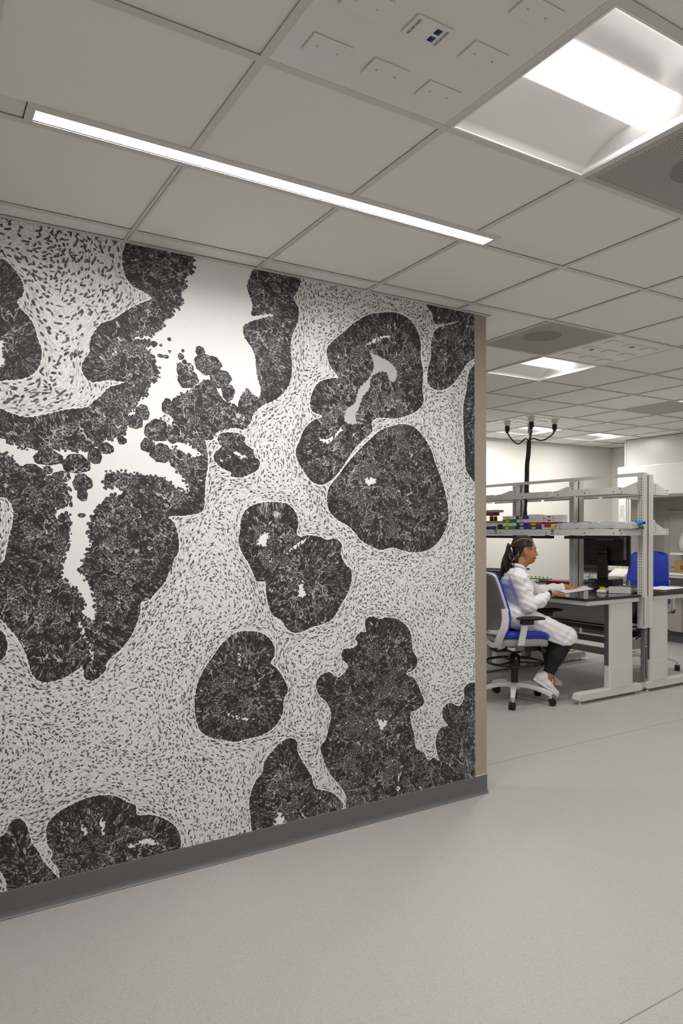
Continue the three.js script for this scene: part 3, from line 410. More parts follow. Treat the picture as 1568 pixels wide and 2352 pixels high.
      for (let b = -2; b <= 2; b++) for (let a = -2; a <= 2; a++) { const h = hash(ix + a, iy + b), ex = ix + a + hx[h] - gx, ey = iy + b + hy[h] - gy, e = (ex * c_ + ey * s_) * la, f = (-ex * s_ + ey * c_) * lb, r = Math.sqrt(e * e + f * f); if (r < f1) { f2 = f1; f1 = r; id = h; } else if (r < f2) f2 = r; }
      const tone = ht[id], patch = 0.62 + 0.75 * ht[i1], rim = f2 - f1, gr = grain[(x & 511) + ((y & 511) << 9)], g2 = grain[((x >> 1) & 511) + (((y >> 1) & 511) << 9)];
      let v = (tone < 0.3 ? 34 : tone < 0.8 ? 62 + 50 * tone : 112 + 30 * tone) * patch;
      if (f1 < 0.34 && tone > 0.5) v *= 0.72;                                                   // dark nucleolus
      v *= 1.22 - 0.3 * deep; v += (gr - 0.5) * 26 + (g2 - 0.5) * 40; if (g2 > 0.95) v += 55; if (g2 < 0.12) v -= 22;
      if (deep > 0.45 && ht[i1] < 0.33) { if (rim < 0.13) v = 120 + 75 * g2; else if (rim < 0.34) v = 28 + 20 * gr; } else if (rim < 0.24) v = v * (rim / 0.24) * 0.5 + 20;                                            // membrane
      const pair = ht[(i1 * 31 + i2 * 17 + Math.min(i1, i2)) & (P - 1)]; if (k2 - k1 < 0.045 + 0.05 * g2 && pair < 0.33 && deep > 0.12) v = 165 + 60 * g2;   // pale cleft between groups
      v = Math.max(16, Math.min(238, v)); const w = 238 * (1 - cov) + v * cov; d[o] = w; d[o + 1] = w; d[o + 2] = w + 2;
    }
    g.putImageData(im, 0, 0);
  }
  for (const p of gl) { path(g, p, sx, sy, 0.12, 0.1); g.strokeStyle = grey(26, 0.75); g.lineWidth = 1.6 * u; g.save(); g.setLineDash([14 * u, 3 * u]); g.restore(); }
  for (let y = 0; y < Hh; y += 8 * u) for (let x = 0; x < W; x += 8 * u) {
    const X_ = x + rr(-5, 5) * u, Y_ = y + rr(-5, 5) * u; if (kind(X_, Y_) !== 1) continue; const n = normal(X_, Y_) + rr(-0.4, 0.4);
    if (rnd() < 0.3) { g.strokeStyle = grey(rr(16, 30), 0.9); stroke(X_, Y_, n, rr(6, 15) * u, rr(0.9, 2) * u, rr(-0.4, 0.4)); }
    if (rnd() < 0.06) { g.strokeStyle = grey(rr(150, 220), rr(0.5, 0.95)); stroke(X_ + 2 * u, Y_, n + rr(-0.4, 0.4), rr(2, 7) * u, rr(0.6, 1.3) * u, rr(-0.3, 0.3)); }
  }
  // pale clefts that wander inwards between the cells
  const cleft = (x, y, ang, len, w) => { for (let s = 0; s < len; s++) { if (kind(x, y) !== 1) return; const nx = x + Math.cos(ang) * 4 * u, ny = y + Math.sin(ang) * 4 * u; g.strokeStyle = grey(rr(200, 232), 0.92); g.lineWidth = w * (1 - (s / len) * 0.6) * rr(0.7, 1.3) * u; g.beginPath(); g.moveTo(x, y); g.lineTo(nx, ny); g.stroke(); x = nx; y = ny; ang += rr(-0.45, 0.45); if (rnd() < 0.07) cleft(x, y, ang + (rnd() < 0.5 ? 0.9 : -0.9), len * 0.5, w * 0.75); } };
  for (let i = 0; i < 520; i++) { const X_ = rr(0, W), Y_ = rr(0, Hh); if (kind(X_, Y_) === 1 && wide(X_, Y_) > 0.6) cleft(X_, Y_, normal(X_, Y_) + rr(-0.6, 0.6), rr(5, 22), rr(1.2, 2.8)); }
  for (const [cx, cy, a, b] of clumps) { lumpy(cx, cy, a, b); g.strokeStyle = grey(22); g.lineWidth = 1.6 * u; g.stroke(); }
  // loose cells along the inner edges and small debris
  for (const [k, p] of lu) { if (k === 'g9') continue; for (let i = 0; i < p.length; i += 2) { if (rnd() < 0.5 || kind(px(p[i].x), py(p[i].y)) === 0 || wide(px(p[i].x), py(p[i].y)) < 0.35) continue; const X_ = px(p[i].x) + rr(-5, 5) * u, Y_ = py(p[i].y) + rr(-5, 5) * u, r = rr(2.2, 6) * u; g.fillStyle = grey(rr(40, 62)); oval(X_, Y_, r, r * rr(0.7, 1), rr(0, 3)); g.strokeStyle = grey(24); g.lineWidth = u; g.stroke(); g.fillStyle = grey(rr(85, 140)); oval(X_, Y_, r * 0.4, r * 0.35, 0); } }
  for (const [k, p] of lu) if (k === 'g9') { for (let i = 0; i < 900; i++) { const X_ = px(rr(-125, -80)), Y_ = py(rr(150, 240)); if (kind(X_, Y_) === 2) { g.fillStyle = grey(rr(150, 210)); oval(X_, Y_, rr(0.6, 1.6) * u, rr(0.6, 1.2) * u, 0); } } }
  for (let i = 0; i < 130; i++) { const X_ = rr(0, W), Y_ = rr(0, Hh); if (kind(X_, Y_) === 2) { g.fillStyle = grey(90); oval(X_, Y_, rr(0.5, 1.3) * u, rr(0.5, 1) * u, 0); } }
  const t = new THREE.CanvasTexture(c); t.colorSpace = THREE.SRGBColorSpace; t.anisotropy = 8; return t;
}
{
  const t = thing('wall_mural', 'large black and white microscope tissue print covering the whole partition wall', 'mural', [0, 0, 0]);
  const sheetOf = (x0, x1, y0, y1, map) => { const m = new THREE.MeshStandardMaterial({ map, roughness: 0.62 }), g = span(x0, x1, y0, y1, 0, 0.0012), p = g.attributes.position, uv = g.attributes.uv; for (let i = 0; i < p.count; i++) uv.setXY(i, (p.getX(i) - x0) / (x1 - x0), (p.getY(i) - y0) / (y1 - y0)); return part('printed_panel', g, m, t); };
  sheetOf(-2.6, -0.089, 0.1075, H - 0.0014, paintMural(-260, -8.9, 10.75, 273.36, 2048, 2048, GLANDS, LUMENS, CLUMPS));
  const more = {}; [[-292, 232, 24, 30], [-300, 160, 30, 34], [-345, 215, 26, 22], [-352, 130, 30, 26], [-300, 80, 32, 24], [-400, 190, 26, 34], [-420, 90, 34, 30], [-360, 48, 24, 18], [-440, 245, 24, 20]].forEach(([cx, cy, a, b], k) => { const l = []; for (let i = 0; i < 14; i++) { const q = (i / 14) * Math.PI * 2, s = 1 + 0.16 * Math.sin(2 * q + k) + 0.1 * Math.sin(5 * q + k * 2); l.push(cx + a * s * Math.cos(q), cy + b * s * Math.sin(q)); } more['m' + k] = l; });
  sheetOf(ROOM.x0, -2.6, 0.1075, H - 0.0014, paintMural(-475, -260, 10.75, 273.36, 1024, 1024, more, {}, []));
}

// ---------------------------------------------------------------- lab bench: four adjustable tables back to back, a shelving rack between them
const CX = 2.995, ZN = -1.06;                                     // centre line and near end of the bench
const PITCH = 0.785;
function makeTable(label, L, colX, footX, wide) {                                       // local: x from the centre line outwards, z from the near end backwards (0 .. -1.53)
  const t = thing('lab_table', label, 'table', [CX, 0, ZN]);
  part('table_top', rspan(0.09, 0.848, 0.891, 0.915, -L, 0, 0.003), M.epoxy, t);
  part('apron', [span(0.11, 0.82, 0.852, 0.891, -0.024, -0.012), span(0.796, 0.81, 0.852, 0.891, -L + 0.02, -0.05), span(0.11, 0.82, 0.852, 0.891, -L + 0.012, -L + 0.024)], M.steel, t);
  part('corner_bracket', span(0.795, 0.824, 0.853, 0.891, -0.05, -0.02), M.black, t);
  const col = [[-0.16, -0.02], [-0.15, -0.034], [-0.09, -0.04], [0.09, -0.04], [0.15, -0.034], [0.16, -0.02], [0.16, 0.02], [0.15, 0.034], [0.09, 0.04], [-0.09, 0.04], [-0.15, 0.034], [-0.16, 0.02]];
  for (const z of [-0.055, -L + 0.055]) {
    const g = part('leg', [extrude(col.map(([a, b]) => [a * wide, b]), 0.56, 0.0015).rotateX(Math.PI / 2).translate(colX, 0.57, z)], M.steel, t);
    part('outer_sleeve', extrude(col.map(([a, b]) => [a * wide * 1.02, b * 1.07]), 0.195, 0.0015).rotateX(Math.PI / 2).translate(colX, 0.1925, z), M.steel, g);
    part('edge_strip', [span(colX + 0.161 * wide, colX + 0.161 * wide + 0.0055, 0.3, 0.84, z - 0.022, z + 0.022), span(colX - 0.161 * wide - 0.0055, colX - 0.161 * wide, 0.3, 0.84, z - 0.022, z + 0.022)], M.charcoal, g);
    const foot = [[footX + 0.02, 0.028], [0.895, 0.028], [0.92, 0.045], [0.9, 0.088], [0.885, 0.096], [footX + 0.03, 0.096], [footX + 0.015, 0.088], [footX, 0.045]];
    const f = part('foot', extrude(foot, 0.078, 0.006, 2).translate(0, 0, z), M.steel, t);
    for (const x of [footX + 0.06, 0.86]) part('leveller', [cyl(0.016, 0.019, 0.008, x, 0.004, z, 14), cyl(0.006, 0.006, 0.024, x, 0.018, z, 10)], M.chrome, f);
    part('bracket', [extrude([[colX - 0.155, 0.852], [colX + 0.175, 0.852], [colX + 0.115, 0.838], [colX - 0.095, 0.838]], 0.05, 0.002).translate(0, 0, z)], M.steel, t);
  }
  part('modesty_panel', span(0.36, 0.366, 0.64, 0.85, -L + 0.1, -0.1), M.modesty, t);
  part('wire_tray', [span(0.28, 0.4, 0.585, 0.592, -L + 0.1, -0.1), span(0.392, 0.4, 0.592, 0.63, -L + 0.1, -0.1), span(0.28, 0.286, 0.592, 0.63, -L + 0.1, -0.1)], M.black, t);
  part('tray_rail', span(0.4, 0.404, 0.628, 0.632, -L + 0.1, -0.1), M.steel, t);
  part('stretcher', [span(0.27, 0.3, 0.345, 0.405, -L + 0.08, -0.08)], M.steelDark, t);
  return t;
}
for (const [label, L, z, left] of [['black topped lab table with white T legs that the seated woman works at', 1.53, ZN, true], ['black topped lab table on the near right of the rack, white papers on it', 1.53, ZN, false],
  ['second black topped lab table, behind the woman, piled with folders', 1.34, ZN - 1.56, true], ['black topped lab table farthest back on the right of the rack', 1.34, ZN - 1.56, false]]) {
  const t = makeTable(label, L, left ? 0.344 : 0.208, left ? 0.04 : 0.012, left ? 1 : 0.82);
  t.position.z = left ? z - L : z; t.rotation.y = left ? Math.PI : 0;
}
{
  const t = thing('shelving_rack', 'pale grey slotted metal shelving rack with two shelves standing along the bench centre', 'shelf', [CX, 0, ZN]);
  const slot = box(0.0014, 0.014, 0.005), slotAcross = box(0.005, 0.014, 0.0014);
  for (let k = 0; k < 4; k++) {
    const z = -k * PITCH, p = part('post', [rspan(-0.066, -0.004, k ? 0.9 : 0.6, 2.01, z - 0.062, z, 0.003), rspan(0.016, 0.083, k ? 0.9 : 0.6, 2.01, z - 0.062, z, 0.003), span(-0.006, 0.018, k ? 0.9 : 0.6, 2.005, z - 0.055, z - 0.008)], M.steel, t);
    const s = []; for (let y = 0.93; y < 1.99; y += 0.0255) { for (const dz of [0.018, 0.036]) s.push(slot.clone().translate(-0.0664, y, z - dz)); s.push(box(0.0075, 0.015, 0.002).translate(0.0055, y, z - 0.0072)); }
    const strip = part('slot_strip', s, M.slot, p); strip.userData.kind = 'stuff';
    part('seam', span(-0.0035, 0.0155, 0.9, 2.0, z - 0.012, z - 0.0078), M.charcoal, p);
  }
  part('lower_strut', [span(0.018, 0.062, 0.1, 0.6, -0.085, -0.045), span(-0.15, 0.02, 0.4, 0.485, -0.085, -0.075)], M.steelDark, t);
  part('strut_channel', span(0.032, 0.044, 0.12, 0.44, -0.0455, -0.044), M.black, t);
  part('bolt', [0.42, 0.545].map((y) => new THREE.SphereGeometry(0.01, 12, 8).translate(0.04, y, -0.046)), M.chrome, t);
  for (let k = 0; k < 3; k++) part('top_rail', rspan(-0.062, -0.03, 2.005, 2.035, -(k + 1) * PITCH - 0.002, -k * PITCH - 0.0005, 0.002), M.steel, t);
  for (let k = 0; k < 4; k++) part('top_cap', extrude([[-0.066, 2.008], [0.083, 2.008], [0.083, 2.014], [0.02, 2.02], [-0.03, 2.035], [-0.066, 2.035]], 0.062, 0.002).translate(0, 0, -k * PITCH - 0.031), M.steel, t);
  const shelf = (y, deep) => {
    for (const s of [-1, 1]) for (let k = 0; k < 3; k++) {
      const z0 = -(k + 1) * PITCH + 0.02, z1 = -k * PITCH - 0.024, f = s < 0 ? -0.378 : 0.345, b = s < 0 ? -0.066 : 0.083;
      const m = part('shelf_board', [span(Math.min(f, b), Math.max(f, b), y + 0.05, y + 0.058, z0, z1), span(b - 0.004, b + 0.004, y + 0.004, y + 0.05, z0, z1)], M.steel, t);
      part('front_lip', rspan(f - 0.006, f + 0.006, y, y + 0.06, z0, z1, 0.002), M.steel, m);
      part('screw', [0.07, 0.5, 0.93].map((q) => cyl(0.0055, 0.0055, 0.003, 0, 0, 0, 10).rotateZ(Math.PI / 2).translate(f + s * 0.0065, y + (q === 0.5 ? 0.024 : 0.02), z0 + q * (z1 - z0))), M.slot, m);
    }
    for (const s of [-1, 1]) for (let k = 0; k < 4; k++) {
      const f = s < 0 ? -0.378 : 0.345, b = s < 0 ? -0.062 : 0.08, z = -k * PITCH - 0.024 + (k ? -0.0065 : 0), low = k > 0 && y < 1.6;
      const m = part('bracket', extrude([[f, y + 0.002], [f, y + 0.03], [f - s * 0.05, y + (low ? 0.049 : 0.052)], [b + s * 0.075, y + (low ? 0.049 : 0.112)], [b, y + (low ? 0.049 : 0.112)], [b, y + 0.002]], 0.006, 0.001).translate(0, 0, z - 0.012 + 0.012), M.steel, t);
      if (k === 0) part('hole', [0.09, 0.075, 0.058, 0.04, 0.02].map((h, i) => cyl(0.0042, 0.0042, 0.001, 0, 0, 0, 10).rotateX(Math.PI / 2).translate(b + s * (0.085 - i * 0.008 * (s < 0 ? 1 : 0.2) - 0.02), y + h, z + 0.0034)).concat([cyl(0.0055, 0.0055, 0.001, 0, 0, 0, 10).rotateX(Math.PI / 2).translate(f - s * 0.03, y + 0.02, z + 0.0034)]), M.slot, m);
    }
  };
  shelf(1.456); shelf(1.832);
}
for (const [k, z0, z1, label] of [[0, -0.66, -0.02, 'slim black lamp bar under the lower shelf above the monitor'], [1, -2.0, -0.83, 'long slim black lamp bar under the lower shelf above the woman']])
  solo('shelf_lamp', label, 'lamp', [rspan(-0.36, -0.3, 1.424, 1.452, z0, z1, 0.006), span(-0.345, -0.315, 1.452, 1.461, z0 + 0.05, z0 + 0.08), span(-0.345, -0.315, 1.452, 1.461, z1 - 0.08, z1 - 0.05)], M.black, [CX, 0, ZN]);

// ---------------------------------------------------------------- chairs: x forwards, z to the sitter's right, origin on the floor under the column
function makeChair(label, lift, slide = 0.1) {
  const t = thing('lab_chair', label, 'chair', [0, 0, 0]);
  for (let k = 0; k < 5; k++) {
    const q = ((46 + 72 * k) * Math.PI) / 180, c = Math.cos(q), s = Math.sin(q), r = 0.32;
    part('base_leg', strap([[0.03 * c, 0.145, 0.03 * s], [0.15 * c, 0.145, 0.15 * s], [r * c, 0.098, r * s], [(r + 0.012) * c, 0.09, (r + 0.012) * s]], 0.062, 0.036, [-s, 0, c], 12, (u) => 1 - 0.42 * u), M.chairWhite, t);
    const w = part('caster', [rod([r * c, 0.062, r * s], [r * c, 0.092, r * s], 0.011)], M.chairWhite, t), yaw = k * 1.9 + 0.4, wx = r * c + 0.016 * Math.cos(yaw), wz = r * s + 0.016 * Math.sin(yaw);
    for (const d of [-1, 1]) { const hx = -Math.sin(yaw) * 0.0135 * d, hz = Math.cos(yaw) * 0.0135 * d; part('wheel', [new THREE.CylinderGeometry(0.031, 0.031, 0.021, 24).rotateX(Math.PI / 2).rotateY(-yaw).translate(wx + hx, 0.0312, wz + hz), new THREE.CylinderGeometry(0.02, 0.024, 0.026, 20).rotateX(Math.PI / 2).rotateY(-yaw).translate(wx + hx, 0.0312, wz + hz)], M.rubber, w); }
  }
  const y = lift;                                                          // seat top is at y + 0.63
  part('hub', [cyl(0.045, 0.052, 0.05, 0, 0.14, 0, 28)], M.chairWhite, t);
  part('column', [cyl(0.03, 0.03, 0.2, 0, 0.245, 0, 24), cyl(0.019, 0.019, 0.42 + y, 0, 0.27 + y / 2, 0, 20), cyl(0.024, 0.024, 0.09, 0, 0.07, 0, 20)], M.black, t);
  const ring = part('foot_ring', [new THREE.TorusGeometry(0.243, 0.011, 12, 64).rotateX(Math.PI / 2).translate(0, 0.345 + y * 0.6, 0), cyl(0.05, 0.05, 0.075, 0, 0.345 + y * 0.6, 0, 24), cyl(0.04, 0.058, 0.04, 0, 0.395 + y * 0.6, 0, 24)], M.blackGloss, t);
  part('spoke', [0.5, 2.6, 4.7].map((q) => rod([0.04 * Math.cos(q), 0.345 + y * 0.6, 0.04 * Math.sin(q)], [0.24 * Math.cos(q), 0.345 + y * 0.6, 0.24 * Math.sin(q)], 0.009)), M.black, ring);
  const up = (g) => g.translate(0, y, 0);
  part('mechanism', [up(rbox(0.34, 0.05, 0.2, 0.016, 0.04, 0.475, 0)), up(rbox(0.16, 0.05, 0.13, 0.014, -0.13, 0.47, 0)), up(rbox(0.1, 0.06, 0.1, 0.02, 0.0, 0.455, 0))], M.black, t);
  part('knob', up(new THREE.CylinderGeometry(0.022, 0.022, 0.05, 20).rotateX(Math.PI / 2).translate(0.19, 0.465, 0.15)), M.black, t);
  // seat: pan and cushion with a waterfall front
  const bend = (g) => { const p = g.attributes.position; for (let i = 0; i < p.count; i++) { const a = p.getX(i), b = p.getZ(i); let h = p.getY(i); h -= 1.5 * Math.max(0, a - 0.11) ** 2; h += 0.9 * Math.max(0, Math.abs(b) - 0.15) ** 2; const k = 1 - 0.7 * Math.max(0, -a - 0.09) - 1.4 * Math.max(0, a - 0.17); p.setXYZ(i, a, h + y, b * k); } g.computeVertexNormals(); return g; };
  const pad = (w, h, d, r, x, yy) => { const g = new RoundedBoxGeometry(w, h, d, 6, r); const n = new THREE.BoxGeometry(1, 1, 1); n.dispose(); return g.translate(x, yy, 0); };
  const rich = (w, h, d, r, x, yy) => { const g = new THREE.BoxGeometry(w, h, d, 24, 4, 24), p = g.attributes.position; for (let i = 0; i < p.count; i++) { let a = p.getX(i) / (w / 2), b = p.getY(i) / (h / 2), c = p.getZ(i) / (d / 2); const e = 5, l = (Math.abs(a) ** e + Math.abs(c) ** e) ** (1 / e), mx = Math.max(Math.abs(a), Math.abs(c)); const k = l > 0 ? mx / l : 1; const rim = Math.max(0, mx - (1 - (2 * r) / w)) / ((2 * r) / w); const sh = 1 - 0.045 * b * b * rim; b *= 1 - 0.28 * rim * rim; p.setXYZ(i, x + (a * k * sh * w) / 2, yy + (b * h) / 2, (c * k * sh * d) / 2); } g.computeVertexNormals(); return g; };
  part('seat_pan', bend(rich(0.45, 0.08, 0.45, 0.06, 0.03, 0.545)), M.pan, t);
  part('seat_cushion', bend(rich(0.46, 0.066, 0.49, 0.05, 0.03, 0.607)), M.blue, t);
  // back: outer shell, white rim, cushion
  const prof = (u) => { const pts = [[-0.228, 0.60], [-0.205, 0.68], [-0.195, 0.75], [-0.203, 0.83], [-0.232, 0.93], [-0.262, 1.03], [-0.29, 1.11], [-0.305, 1.155]], f = u * (pts.length - 1), i = Math.min(pts.length - 2, f | 0), k = f - i, s = k * k * (3 - 2 * k) * 0.35 + k * 0.65; return [pts[i][0] + (pts[i + 1][0] - pts[i][0]) * s, pts[i][1] + (pts[i + 1][1] - pts[i][1]) * s]; };
  const half = (u) => (0.235 - 0.03 * Math.abs(u - 0.35) - 0.03 * u) * (u > 0.88 ? Math.sqrt(Math.max(0.0, 1 - ((u - 0.88) / 0.125) ** 2 * 0.42)) : 1) * (u < 0.1 ? 0.86 + 1.4 * u : 1);
  const surf = (off, shrink, dip) => (s, u) => { const uu = shrink + u * (1 - 1.4 * shrink), [a, b] = prof(uu), v = (s - 0.5) * 2, w = half(uu) - shrink * 0.3; const edge = Math.max(0, Math.abs(v) - 0.8) / 0.2; return [a + off + 0.062 * v * v + dip * edge * edge, b + y - 0.015 * (v * v) * Math.max(0, uu - 0.8) * 5, v * w]; };
  part('back_cushion', sheet(surf(0.012, 0, -0.014), surf(-0.018, 0, 0.004), 32, 40), M.blue, t);
  part('back_rim', sheet(surf(-0.016, 0.012, 0), surf(-0.032, 0.012, 0.006), 32, 40), M.chairWhite, t);
  part('back_shell', sheet(surf(-0.03, 0.05, 0), surf(-0.046, 0.05, 0.008), 32, 40), M.shell, t);
  const sup = [];
  for (const s of [-1, 1]) sup.push(up(strap([[-0.185, 0.84, s * 0.206], [-0.178, 0.75, s * 0.206], [-0.19, 0.67, s * 0.2], [-0.215, 0.6, s * 0.18], [-0.21, 0.53, s * 0.13], [-0.15, 0.487, s * 0.07]], 0.066, 0.024, [1, 0, 0], 22)));
  sup.push(up(strap([[-0.2, 0.645, -0.19], [-0.245, 0.63, -0.1], [-0.255, 0.625, 0], [-0.245, 0.63, 0.1], [-0.2, 0.645, 0.19]], 0.03, 0.016, [0, 1, 0], 16)), up(strap([[-0.195, 0.52, -0.12], [-0.215, 0.505, 0], [-0.195, 0.52, 0.12]], 0.05, 0.02, [0, 1, 0], 12)));
  part('back_support', sup, M.chairWhite, t);
  for (const s of [1, -1]) {
    const dx = s < 0 ? slide : 0, arm = part('armrest', [up(strap([[-0.105, 0.495, s * 0.14], [-0.09, 0.492, s * 0.22], [-0.075, 0.515, s * 0.262], [-0.06, 0.59, s * 0.274], [-0.036, 0.715, s * 0.278]], 0.056, 0.024, [1, 0, 0.0001], 18))], M.chairWhite, t);
    part('arm_joint', up(rbox(0.07, 0.045, 0.036, 0.008, -0.08, 0.512, s * 0.272)), M.charcoal, arm);
    part('arm_bracket', up(rbox(0.11 + dx, 0.042, 0.06, 0.012, -0.018 + dx * 0.5, 0.73, s * 0.278)), M.black, arm);
    const g = new THREE.SphereGeometry(1, 28, 14), p = g.attributes.position; for (let i = 0; i < p.count; i++) { const a = p.getX(i), b = p.getY(i), c = p.getZ(i); p.setXYZ(i, 0.02 + dx + Math.sign(a) * Math.abs(a) ** 0.75 * 0.132, 0.764 + y + (b > 0 ? b * 0.016 : b * 0.019) - 0.35 * Math.max(0, a * 0.13 - 0.02) ** 2 * 2, s * 0.278 + Math.sign(c) * Math.abs(c) ** 0.7 * 0.048 * (1 - 0.15 * a)); } g.computeVertexNormals();
    part('arm_pad', g, M.rubber, arm);
  }
  return t;
}
const SEAT = { x: 1.745, z: -1.5, turn: (-20 * Math.PI) / 180 };
{ const c = makeChair('royal blue drafting chair with grey back and black foot ring, the woman sits on it', 0, 0.47); c.position.set(SEAT.x, 0, SEAT.z); c.rotation.y = SEAT.turn; }
{ const c = makeChair('empty royal blue lab chair seen from the front beyond the bench', 0.115, 0); c.position.set(4.03, 0, -1.82); c.rotation.y = Math.PI + 0.42; }

// ---------------------------------------------------------------- the seated woman, in the chair's frame: x forwards, z to her right
{
  const P = thing('person', 'seated woman in white lab coat with long dark braids, hands on an open notebook', 'person', [SEAT.x, 0, SEAT.z], SEAT.turn);
  const skin = std(0xb07a55, 0.55), coatMat = std(0xf3f3f6, 0.75, { side: THREE.DoubleSide }), trouser = std(0x1b1b20, 0.85), shoeMat = std(0xf0f0ee, 0.7), soleMat = std(0xf7f7f7, 0.6), hairMat = std(0x1f1713, 0.5), fairMat = std(0x93764c, 0.5);
  const J = { hipR: [-0.05, 0.74, 0.09], hipL: [-0.05, 0.74, -0.09], kneeR: [0.44, 0.582, 0.125], kneeL: [0.45, 0.595, -0.13], ankR: [0.262, 0.24, 0.115], ankL: [0.47, 0.165, -0.245],
    waist: [0.03, 0.87, 0], chest: [0.012, 1.03, 0], neck: [0.04, 1.15, 0], shR: [-0.035, 1.092, 0.165], shL: [0.06, 1.098, -0.165], elR: [0.03, 0.862, 0.21], elL: [0.325, 0.945, -0.215], wrR: [0.266, 0.944, 0.112], wrL: [0.575, 0.985, -0.155] };
  const cap = (a, b, ra, rb, o = {}) => ({ a, b, ra, rb, ...o }), ell = (c, r, o = {}) => ({ c, r, ...o });
  // body (one surface): trunk and limbs, then head and hands on finer grids
  const trunk = [ell([-0.03, 0.745, 0], [0.1, 0.09, 0.15]), cap([-0.02, 0.78, 0], J.waist, 0.1, 0.088, { flat: 1.3 }), cap(J.waist, J.chest, 0.086, 0.098, { flat: 1.35 }), cap(J.shR, J.shL, 0.06, 0.06), cap([0.02, 1.12, 0], [0.07, 1.24, 0], 0.052, 0.047),
    cap(J.shR, J.elR, 0.05, 0.038), cap(J.elR, J.wrR, 0.037, 0.026), cap(J.shL, J.elL, 0.05, 0.038), cap(J.elL, J.wrL, 0.037, 0.026), cap(J.hipR, J.kneeR, 0.066, 0.056), cap(J.hipL, J.kneeL, 0.066, 0.056), cap(J.kneeR, J.ankR, 0.055, 0.034), cap(J.kneeL, J.ankL, 0.055, 0.034),
    cap(J.ankR, [0.305, 0.145, 0.115], 0.034, 0.03), cap(J.ankL, [0.5, 0.09, -0.25], 0.034, 0.03)];
  const body = [blob(trunk, [0.2, 0.66, 0], 0.66, 0.0125, 0.03)];
  // head: looks ahead and a little down
  const hc = [0.1, 1.338, 0];
  const o = (x, y, z) => [hc[0] + x, hc[1] + y, hc[2] + z];
  const face = (g) => g.translate(-hc[0], 0, 0).rotateY(-0.27).translate(hc[0], 0, 0);
  const head = [ell(o(-0.012, 0.03, 0), [0.096, 0.09, 0.074]), ell(o(0.032, -0.045, 0), [0.058, 0.075, 0.056]), ell(o(0.052, -0.098, 0), [0.034, 0.024, 0.03], { k: 0.025 }), ell(o(0.075, 0.012, 0), [0.018, 0.03, 0.048], { k: 0.02 }),
    cap(o(0.085, -0.005, 0), o(0.105, -0.045, 0), 0.007, 0.0115, { k: 0.012 }), ell(o(0.1, -0.05, 0.011), [0.009, 0.007, 0.007], { k: 0.006 }), ell(o(0.1, -0.05, -0.011), [0.009, 0.007, 0.007], { k: 0.006 }),
    ell(o(0.088, -0.071, 0), [0.012, 0.0055, 0.021], { k: 0.006 }), ell(o(0.085, -0.081, 0), [0.011, 0.0062, 0.018], { k: 0.006 }),
    ell(o(0.05, -0.05, 0.038), [0.03, 0.03, 0.018], { k: 0.03 }), ell(o(0.05, -0.05, -0.038), [0.03, 0.03, 0.018], { k: 0.03 }),
    ell(o(0.088, -0.006, 0.031), [0.013, 0.01, 0.015], { cut: 1, k: 0.012 }), ell(o(0.088, -0.006, -0.031), [0.013, 0.01, 0.015], { cut: 1, k: 0.012 }),
    ell(o(0.076, -0.007, 0.031), [0.012, 0.011, 0.013], { k: 0.003 }), ell(o(0.076, -0.007, -0.031), [0.012, 0.011, 0.013], { k: 0.003 }),
    cap(o(-0.015, -0.1, 0), o(-0.045, -0.17, 0), 0.05, 0.052, { k: 0.035 })];
  for (const s of [-1, 1]) { head.push(ell(o(-0.006, -0.012, s * 0.073), [0.019, 0.033, 0.012], { k: 0.006, tilt: 0.15 }), ell(o(-0.003, -0.01, s * 0.082), [0.01, 0.02, 0.006], { cut: 1, k: 0.004, tilt: 0.15 })); }
  body.push(face(blob(head, [hc[0], hc[1] - 0.03, 0], 0.16, 0.0036, 0.03)));
  // hands: palm, four fingers of two or three bones, thumb from the side of the palm
  function hand(w, dir, upv, thumbSide, curl, big) {
    const D = V(...dir).normalize(), T = V(...thumbSide).normalize(), N = V(...upv).normalize(), at = (a, b, c) => V(...w).addScaledVector(D, a).addScaledVector(T, b).addScaledVector(N, c).toArray();
    const pr = [cap(at(-0.03, 0, 0), at(0.01, 0, 0), 0.025, 0.026), cap(at(0.015, 0.016, 0), at(0.075, 0.022, 0.002), 0.0155, 0.0135), cap(at(0.015, 0.002, 0), at(0.08, 0.003, 0.003), 0.016, 0.0135), cap(at(0.015, -0.012, 0), at(0.074, -0.018, 0.001), 0.015, 0.0125)];
    [[0.024, 0.082, 0.05], [0.008, 0.088, 0.057], [-0.009, 0.084, 0.052], [-0.024, 0.074, 0.042]].forEach(([b, a, l], i) => { const c1 = curl * (1 + 0.1 * i), p0 = at(a - 0.012, b * 0.86, 0.002), p1 = at(a + l * 0.45, b, -l * 0.45 * c1), p2 = at(a + l * 0.78, b * 1.02, -l * 0.78 * c1 - l * 0.12 * c1), p3 = at(a + l, b * 1.02, -l * c1 * 1.35 - 0.002); pr.push(cap(p0, p1, 0.0093, 0.0085, { k: 0.007 }), cap(p1, p2, 0.0085, 0.0078, { k: 0.004 }), cap(p2, p3, 0.0078, 0.0068, { k: 0.004 })); });
    pr.push(cap(at(0.012, 0.02, -0.004), at(0.045, 0.046, -0.012), 0.0135, 0.0105, { k: 0.014 }), cap(at(0.045, 0.046, -0.012), at(0.078, 0.05, -0.02), 0.01, 0.0078, { k: 0.004 }));
    const c = at(0.05, 0.005, -0.005), h = blob(pr, c, 0.105, 0.0032, 0.012); return h.translate(-w[0], -w[1], -w[2]).scale(big, big, big).translate(...w);
  }
  const wR = V(...J.wrR), wL = V(...J.wrL);
